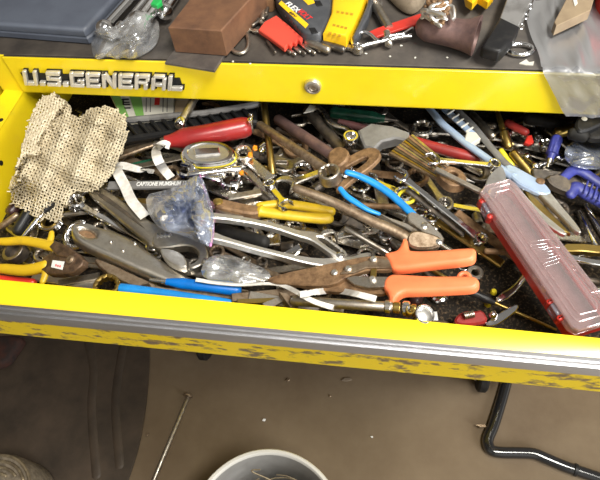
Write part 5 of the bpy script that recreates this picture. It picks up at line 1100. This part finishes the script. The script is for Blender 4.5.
# rusted block on its plate
t = Thing('steel_plate', 'flat dark steel plate jutting over the yellow edge under the rusted block', 'plate', (166, 63), (216, 70), ZT)
plate(t, [(165.5, 65), (176, 51), (230, 12), (262, 15), (226, 56), (215, 73)], 0, .0038, 'plate', 'plate', c=.0006); t.drop(RT, maxtilt=0, maxroll=0)
t = Thing('rusted_block', 'big rusted brown steel block standing on the cart top', 'block', (176, 53), (227, 56), ZT + .004)
plate(t, [(176, 52.5), (227, 56.5), (280, -4), (226, -16)], 0, .033, 'block', 'block', c=.0012); rg_ = t.l(203, 22)
t.drop(RT, maxtilt=0, maxroll=0)
t = Thing('wooden_block', 'brown grained block standing behind the rusted block', 'block', (250, 26), (272, 22), ZT)
plate(t, [(262, 14), (274, 12), (300, -30), (286, -30)], 0, .035, 'wood', 'block', c=.0012); t.drop(RT, maxtilt=0, maxroll=0)
t = Thing('s_hook', 'bent steel S hook between the rusted block and the red holder', 'hook', (232, 52), (254, 34), ZT)
t.part('hook', MB().sweep(curve([(*t.l(*p), .004) for p in [(256, 35), (251, 32.5), (247.6, 36), (249, 44), (248, 51.5), (242.5, 56), (235.5, 55), (232.3, 50.5), (233, 48)]], 6), t.mm(2.0), 10), 'steel'); t.drop(RT, maxtilt=0, maxroll=0)
for k, (a, b, w_, m_, lab) in enumerate([((246, 12), (262, 24), 4, 'steel_dark', 'black hex key pointing at the rusted block'), ((264, -4), (263, 22), 5, 'steel', 'grey rod standing between the grained block and the battery'), ((252, 28), (268, 16), 4, 'steel_dark', 'dark pin above the S hook'), ((256, 22), (272, 28), 3.5, 'steel', 'thin grey pin touching the red holder'), ((272, -5), (266, 16), 4, 'steel_dark', 'dark rod left of the battery'), ((254, 32), (266, 34), 4, 'chrome_dull', 'short chrome pin at the tip of the S hook'), ((267, 42), (276, 54), 3, 'steel_dark', 'thin dark wire under the red holder')]):
    rod(lab, a, b, w_, m_, 'steel_pin', 'pin', z=ZT + .004, rest=RT)
# bits in their red holder
for k in range(7):
    x, y = 287 + k * 4.4, 51.5 + (k % 2) * 2 - k * .3
    rod(['leftmost drill bit tip out of the red holder', 'second drill bit tip out of the red holder, from the left', 'third drill bit tip out of the red holder, from the left', 'fourth drill bit tip out of the red holder, from the left', 'fifth drill bit tip out of the red holder, from the left', 'sixth drill bit tip out of the red holder, next to the last', 'rightmost drill bit tip out of the red holder'][k],
        (x - 16, y - 13), (x + 4 + k * .5, y + 3), 3.4, 'steel_dark' if k % 3 == 0 else 'chrome_dull' if k % 3 == 1 else 'steel', 'drill_bit', 'drill bit', z=ZT + .003, rest=RT, maxtilt=4)
t = Thing('bit_holder', 'faded red plastic bit holder leaning under the battery', 'holder', (268, 28), (294, 47), ZT + .007)
plate(t, [(259, 34), (265, 26), (277, 19.5), (290, 30), (303, 42), (301, 46), (298, 44), (296, 48), (293, 46.5), (291, 50.5), (288, 49), (285, 53), (272, 43)], 0, .006, 'red_soft', 'holder', c=.001); t.drop(RT, maxtilt=8, maxroll=10)
# battery
t = Thing('tool_battery', 'charcoal and yellow power tool battery on the cart top', 'battery', (284, 6), (324, 34), ZT + .020)
plate(t, [(272, -10), (278, 2), (299, 29), (305, 33), (318, 34), (324, 30), (331, 12), (333, -10)], -.018, 0, 'batt', 'shell', c=.002, smooth=1, crown=.003)
plate(t, [(333, -10), (331, 14), (323, 33), (346, 37), (353, 26), (362, 6), (368, -10)], -.017, .002, 'batt_y', 'yellow_cover', c=.002, crown=.003)
plate(t, [(352, 34), (358, 22), (366, 4), (370, -10), (374, -6), (368, 14), (360, 28), (354, 38)], -.017, -.003, 'batt', 'end_cap', c=.0015)
for (q0, q1, n_) in (((336, 13), (354, 16), 4), ((332.5, 26), (348, 30), 4), ((328, 34), (342, 37.5), 3)):
    for k in range(n_):
        f = (k + .5) / n_; x, y = q0[0] + (q1[0] - q0[0]) * f, q0[1] + (q1[1] - q0[1]) * f; plate(t, [(x - 1.4, y - .8), (x + 1.4, y - .4), (x + .9, y + 1.6), (x - 1.9, y + 1.2)], .0019, .0025, mat('amber_slot', (.45, .24, .01), None, .5) if 'amber_slot' not in bpy.data.materials else bpy.data.materials['amber_slot'], 'vent_slot', c=0, parent=1)
plate(t, [(278.5, 4), (281.5, 1), (308.5, 24.5), (305.5, 28.5)], .0, .0005, 'batt_y', 'amber_stripe', c=0); plate(t, [(299, -4), (310, -6), (315, 3), (308, 5), (304, 1)], 0, .0005, 'batt_y', 'amber_patch', c=0)
for k in range(5): x, y = 284.5 + k * 4.0, 15 + k * 3.9; plate(t, [(x, y), (x + 1.6, y + .2), (x + 2.2, y + 2.4), (x + .8, y + 2.4)], -.0003, .0005, 'black', 'shell_slot', c=0, parent=0)
for p in ((318, 4), (313, 31)): plate(t, [(p[0] - 4, p[1] - 2.5), (p[0] + 2, p[1] - 3), (p[0] + 5, p[1] + 2), (p[0] - 1, p[1] + 2.6)], -.0002, .0008, 'black', 'screw_recess', c=.0002, parent=0)
def word_on(t, body, p0, p1, hpx, m, name, z):
    fc = bpy.data.curves.new('w', 'FONT'); fc.body = body; fc.size = 1; fc.extrude = .02; fc.offset = .018
    fo = bpy.data.objects.new('w', fc); C.objects.link(fo); dg = bpy.context.evaluated_depsgraph_get(); me = bpy.data.meshes.new_from_object(fo.evaluated_get(dg)); bpy.data.objects.remove(fo)
    V = np.array([v.co[:] for v in me.vertices]); a_, b_ = np.array(t.l(*p0)), np.array(t.l(*p1)); d = b_ - a_; n = np.array([-d[1], d[0]]) / np.hypot(*d) * t.mm(hpx) / .7; W_ = V[:, 0].max() - V[:, 0].min()
    t.part(name, MB().add([(*(a_ + d * (v[0] - V[:, 0].min()) / W_ + n * v[1]), z + .0003 + v[2] * .01) for v in V], [tuple(p.vertices) for p in me.polygons]), m, smooth=0)
word_on(t, 'FLEX', (284.5, 4.5), (296.5, 13), 6.5, 'white_print', 'white_lettering', .0); word_on(t, 'VOLT', (296.5, 11.5), (307.5, 20.5), 6.5, 'red_print', 'red_lettering', .0)
word_on(t, '60V', (289, 13), (295, 18), 2.6, 'black_print', 'stripe_lettering', .0006)
t.drop(RT, maxtilt=0, maxroll=0)
# small tools in front of the battery
wrench('small dull open wrench lying in front of the battery', (340, 48), (358, 52), 'chrome_dull', 6, ('', 'ring'), (5, 5.5), 6, z=ZT + .002, rest=RT, name='small_wrench', bore=.5, maxtilt=4)
for (a, b, w_, m_, lab) in (((306, 45), (330, 54), 8, 'steel', 'thick grey punch in front of the battery shell'), ((322, 46), (345, 53), 7, 'steel_dark', 'dark punch between the grey punch and the small wrench'), ((312, 43), (340, 45), 5, 'steel_dark', 'dark pin under the battery edge')): rod(lab, a, b, w_, m_, 'punch', z=ZT + .003, rest=RT)
# right of the battery
t = Thing('carriage_bolt', 'grey bolt with a big round head behind the hairpin', 'bolt', (374, 10), (389, 36), ZT); R0 = t.mm(8); h = t.L / 2
t.part('shank', MB().sweep([(-h, 0, R0), (h, 0, R0)], t.mm(4.4), 14, caps='flat'), 'steel'); t.part('bolt_head', MB().lathe([(0, .001), (0, R0 * .8), (R0 * .4, R0), (R0, R0), (R0 * 1.1, R0 * .5)], (-h - R0 * .6, 0, R0), (1, 0, 0), 22), 'chrome_dull'); t.drop(RT, maxroll=0, maxtilt=8)
rod('short zinc bolt lying under the hairpin', (386, 36), (389, 49), 9, 'chrome_dull', 'bolt_stub', z=ZT + .003, rest=RT)
t = Thing('red_strip', 'flat red plastic strip behind the hairpin', 'strip', (370, 36), (425, 18), ZT + .008); plate(t, [(368.5, 34), (377.6, 30), (425, 14), (428, 22), (376.7, 39)], 0, .003, 'red', 'strip', c=.0005); t.drop(RT)
t = Thing('hairpin_clip', 'zinc hairpin cotter lying before the red strip', 'pin', (352, 43), (410, 35), ZT + .008)
t.part('wire', MB().sweep(curve([(*t.l(*p), .003) for p in [(412, 31), (404, 36), (396, 37.5), (388, 39), (381, 43.5), (376, 42), (371, 37.5), (364, 34.5), (356.5, 36.5), (352.5, 42), (354, 46.5), (360, 48.5), (368, 46.5), (379, 44), (395, 40.5), (411, 38)]], 5), t.mm(2.0), 10), 'chrome'); t.drop(RT, maxroll=7)
t = Thing('canvas_cloth', 'crumpled tan canvas cloth at the top edge behind the red strip', 'cloth', (385, 8), (425, 6), ZT)
o_ = t.ls([(384, -4), (392, 6), (402, 15), (412, 18), (420, 13), (426, 4), (426, -10), (384, -12)]); t.part('cloth', MB().prism(chaikin(o_, 2), 0, .02, .004, crown=.012), 'canvas'); t.drop(RT, maxtilt=0, maxroll=0)
t = Thing('pipe_yoke', 'purplish rusty pipe fitting with a flared open end in front', 'pipe fitting', (415, 41), tuple(PIX(P(415, 41, ZT) + np.array([.062, -.018, 0]))), ZT)
R0 = t.mm(16); h = t.L / 2; m = MB(); N_ = 22; SG = 36
prof = [(0, .30, .30), (.004, .62, .62), (.012, .82, .82), (.03, .86, .86), (.035, .86, .84), (.045, .88, .78), (.055, .94, .84), (.064, 1.04, 1.1), (.07, 1.12, 1.3)]
xs = np.linspace(0, 1, N_); L_ = t.L
vs = []; Y = lambda q: [np.interp(q * .07, [p[0] for p in prof], [p[i] for p in prof]) for i in (1, 2)]
for w_ in (1, 0):
    for q in (xs if w_ else xs[::-1]):
        a0, b0 = Y(q)
        for k in range(SG):
            th = 2 * math.pi * k / SG; sc = 1 if w_ else .74; up = b0 if math.sin(th) > 0 else a0
            xx = -h + L_ * (q if w_ else max(q, .35)); vs.append((xx, R0 * a0 * sc * math.cos(th), R0 * 1.14 + R0 * up * sc * math.sin(th)))
n2 = 2 * N_; fs = [(i * SG + k, i * SG + (k + 1) % SG, (i + 1) * SG + (k + 1) % SG, (i + 1) * SG + k) for i in range(n2 - 1) for k in range(SG)] + [tuple(range(SG - 1, -1, -1)), tuple((n2 - 1) * SG + k for k in range(SG))]
t.part('barrel', m.add(vs, fs), 'rust_red', smooth=60)
t.drop(RT, maxtilt=0, maxroll=0)
t = Thing('wire_tangle', 'bundle of white and rusty wire on the pipe fitting', 'wire', (430, 16), (452, 12), ZT + .03); r_ = random.Random(5)
for mm_, nn in (('steel_bright', 5), ('rust', 7)):
    mb = MB()
    for k in range(nn):
        c0 = t.l(438 + r_.uniform(-4, 8), 8 + r_.uniform(-6, 10)); mb.sweep(curve([(c0[0] + r_.uniform(-.012, .012), c0[1] + r_.uniform(-.012, .012), r_.uniform(.002, .014)) for _ in range(5)], 5), .0022, 7)
    t.part('wire', mb, mm_)
t.drop(RT, maxtilt=0, maxroll=0, force=True)
t = Thing('yellow_tool', 'yellow plastic tool frame at the top edge behind the pipe fitting', 'tool', (466, 8), (494, 2), ZT + .01)
plate(t, [(462, -10), (465, 8), (471, 12), (477, 5), (486, 11), (492, 4), (498, -10), (490, -12), (484, 2), (478, -2), (474, -12)], 0, .012, 'batt_y', 'frame', c=.002); t.drop(RT, maxtilt=0, maxroll=0)
t = Thing('chain_bar', 'grey flat bar with a black end sleeve and a chrome chain on its edge', 'bar', (488, 59), (522, -4), ZT + .012)
plate(t, [(497, 29), (515, 37.5), (521, 26), (538, -10), (512, -12)], .001, .011, 'grey_plastic', 'bar', c=.001)
plate(t, [(498, 27), (517, 36.5), (511.5, 48), (500, 60.5), (496, 61.5), (482, 58), (479.5, 55.5), (486, 45)], -.002, .013, 'black', 'end_sleeve', c=.002, crown=.003)
for k in range(9):
    x, y = 519.5 + k * 2.15, 34 - k * 5.0; c0 = t.l(x, y); d_ = np.array(t.l(x + 2.1, y - 5)) - np.array(c0); ca, sa = d_ / np.hypot(*d_); ph = k % 2
    pts = [(c0[0] + .0042 * math.cos(q) * ca - .0022 * math.sin(q) * sa * (1 - ph), c0[1] + .0042 * math.cos(q) * sa + .0022 * math.sin(q) * ca * (1 - ph), .009 + .0022 * math.sin(q) * ph) for q in np.linspace(0, 6.283, 13)]
    t.part('chain_link', MB().sweep(pts, .0008, 6, caps='open'), 'chrome')
t.drop(RT, maxtilt=4, maxroll=0)
t = Thing('eye_ring', 'silver steel ring half under the black end sleeve', 'ring', (508, 52), (532, 52), ZT); c0 = t.l(519, 52.5); ca = np.linspace(0, 6.283, 30)
t.part('ring', MB().sweep([(c0[0] + t.mm(12.5) * math.cos(q), c0[1] + t.mm(8.5) * math.sin(q), .004) for q in ca], t.mm(2.4), 10, caps='open'), 'chrome'); t.drop(RT, maxtilt=0, maxroll=0)
t = Thing('paper_crumb', 'torn scrap of tan paper by the silver ring', 'paper scrap', (521, 64), (534, 64), ZT); plate(t, [(519, 64), (526, 60), (529, 63), (534, 62), (533, 66), (526, 65.5)], 0, .001, 'paper', 'scrap', c=0); t.drop(RT, maxtilt=0, maxroll=0)
r_ = random.Random(2)
for k, (px, py) in enumerate([(401, 46), (390, 57), (415, 58), (356, 12), (233, 62), (366, 54), (447, 58), (250, 64)]):
    t = Thing('grit', 'pale crumb of grit on the dark tray liner', 'grit', (px - 1, py), (px + 1, py), ZT, 'grit on the tray liner'); n_ = 6; t.part('grit', MB().prism([(.0014 * r_.uniform(.6, 1.3) * math.cos(6.28 * i / n_), .0012 * r_.uniform(.6, 1.3) * math.sin(6.28 * i / n_)) for i in range(n_)], 0, .0012, .0003), 'paper'); t.drop(RT, maxtilt=0, maxroll=0)
# brown card strip, red box, and the plastic sheet that hangs over the edge
t = Thing('brown_card', 'brown corrugated card strip lying on the plastic sheet', 'card', (553, 34), (590, 8), ZT + .012)
t2 = Thing('red_box', 'red plastic box in the top right corner', 'box', (590, 30), (640, 40), ZT); plate(t2, [(588, -16), (594, 14), (606, 30), (660, 36), (670, -10)], 0, .04, 'red', 'box', c=.003); t2.drop(RT, maxtilt=0, maxroll=0)
sh = World('plastic_sheet', 'dusty clear plastic sheet hanging over the yellow edge at the right', 'plastic sheet')
rows = [(('z', .058), (527, 4), (600, -12)), (('z', .057), (526.5, 22), (612, 8)), (('z', .056), (532, 42), (634, 34)), (('z', .0555), (539, 62), (648, 62)), (('z', .0555), (543, 72), (652, 79)), (('y', -.004), (547, 80), (655, 90)), (('y', -.006), (554, 94), (660, 100)), (('y', -.007), (560, 106), (662, 110)), (('y', -.008), (566, 116), (664, 119))]
gr = []; nu = 26
for k in range((len(rows) - 1) * 4 + 1):
    i = min(k // 4, len(rows) - 2); f = (k - 4 * i) / 4; A, B = rows[i], rows[i + 1]; line = []
    for u in range(nu + 1):
        w = u / nu
        def pt(R_):
            x, y = R_[1][0] + (R_[2][0] - R_[1][0]) * w, R_[1][1] + (R_[2][1] - R_[1][1]) * w; return P(x, y, R_[0][1]) if R_[0][0] == 'z' else Q(x, y, R_[0][1])
        p = pt(A) * (1 - f) + pt(B) * f; s_ = .0018 * math.sin(w * 23 + k * .25) + .0013 * math.sin(w * 9 - k * .4) + .0009 * math.sin(w * 41 + k * .7)
        if i >= 4: p[1] -= abs(s_) * .6
        else: p[2] += abs(s_) * 1.4 + .0006
        line.append(p)
    gr.append(line)
vs = [tuple(p) for l_ in gr for p in l_]; nv = len(vs); W1 = nu + 1; fs = [(a * W1 + b, a * W1 + b + 1, (a + 1) * W1 + b + 1, (a + 1) * W1 + b) for a in range(len(gr) - 1) for b in range(nu)]
sh.part('film', MB().add(vs, fs), 'film_grey', smooth=80); sh.done((.34, .05, ZR + .057), RT)
plate(t, [(551, 32), (553, 36), (587, 20), (596, -10), (575, -14)], 0, .012, 'card', 'sheet', c=.0006); plate(t, [(566, -2), (568, -8), (574, 14), (571, 17)], .0121, .0128, 'paper', 'torn_edge', c=0); t.drop(RT, maxtilt=0, maxroll=0)
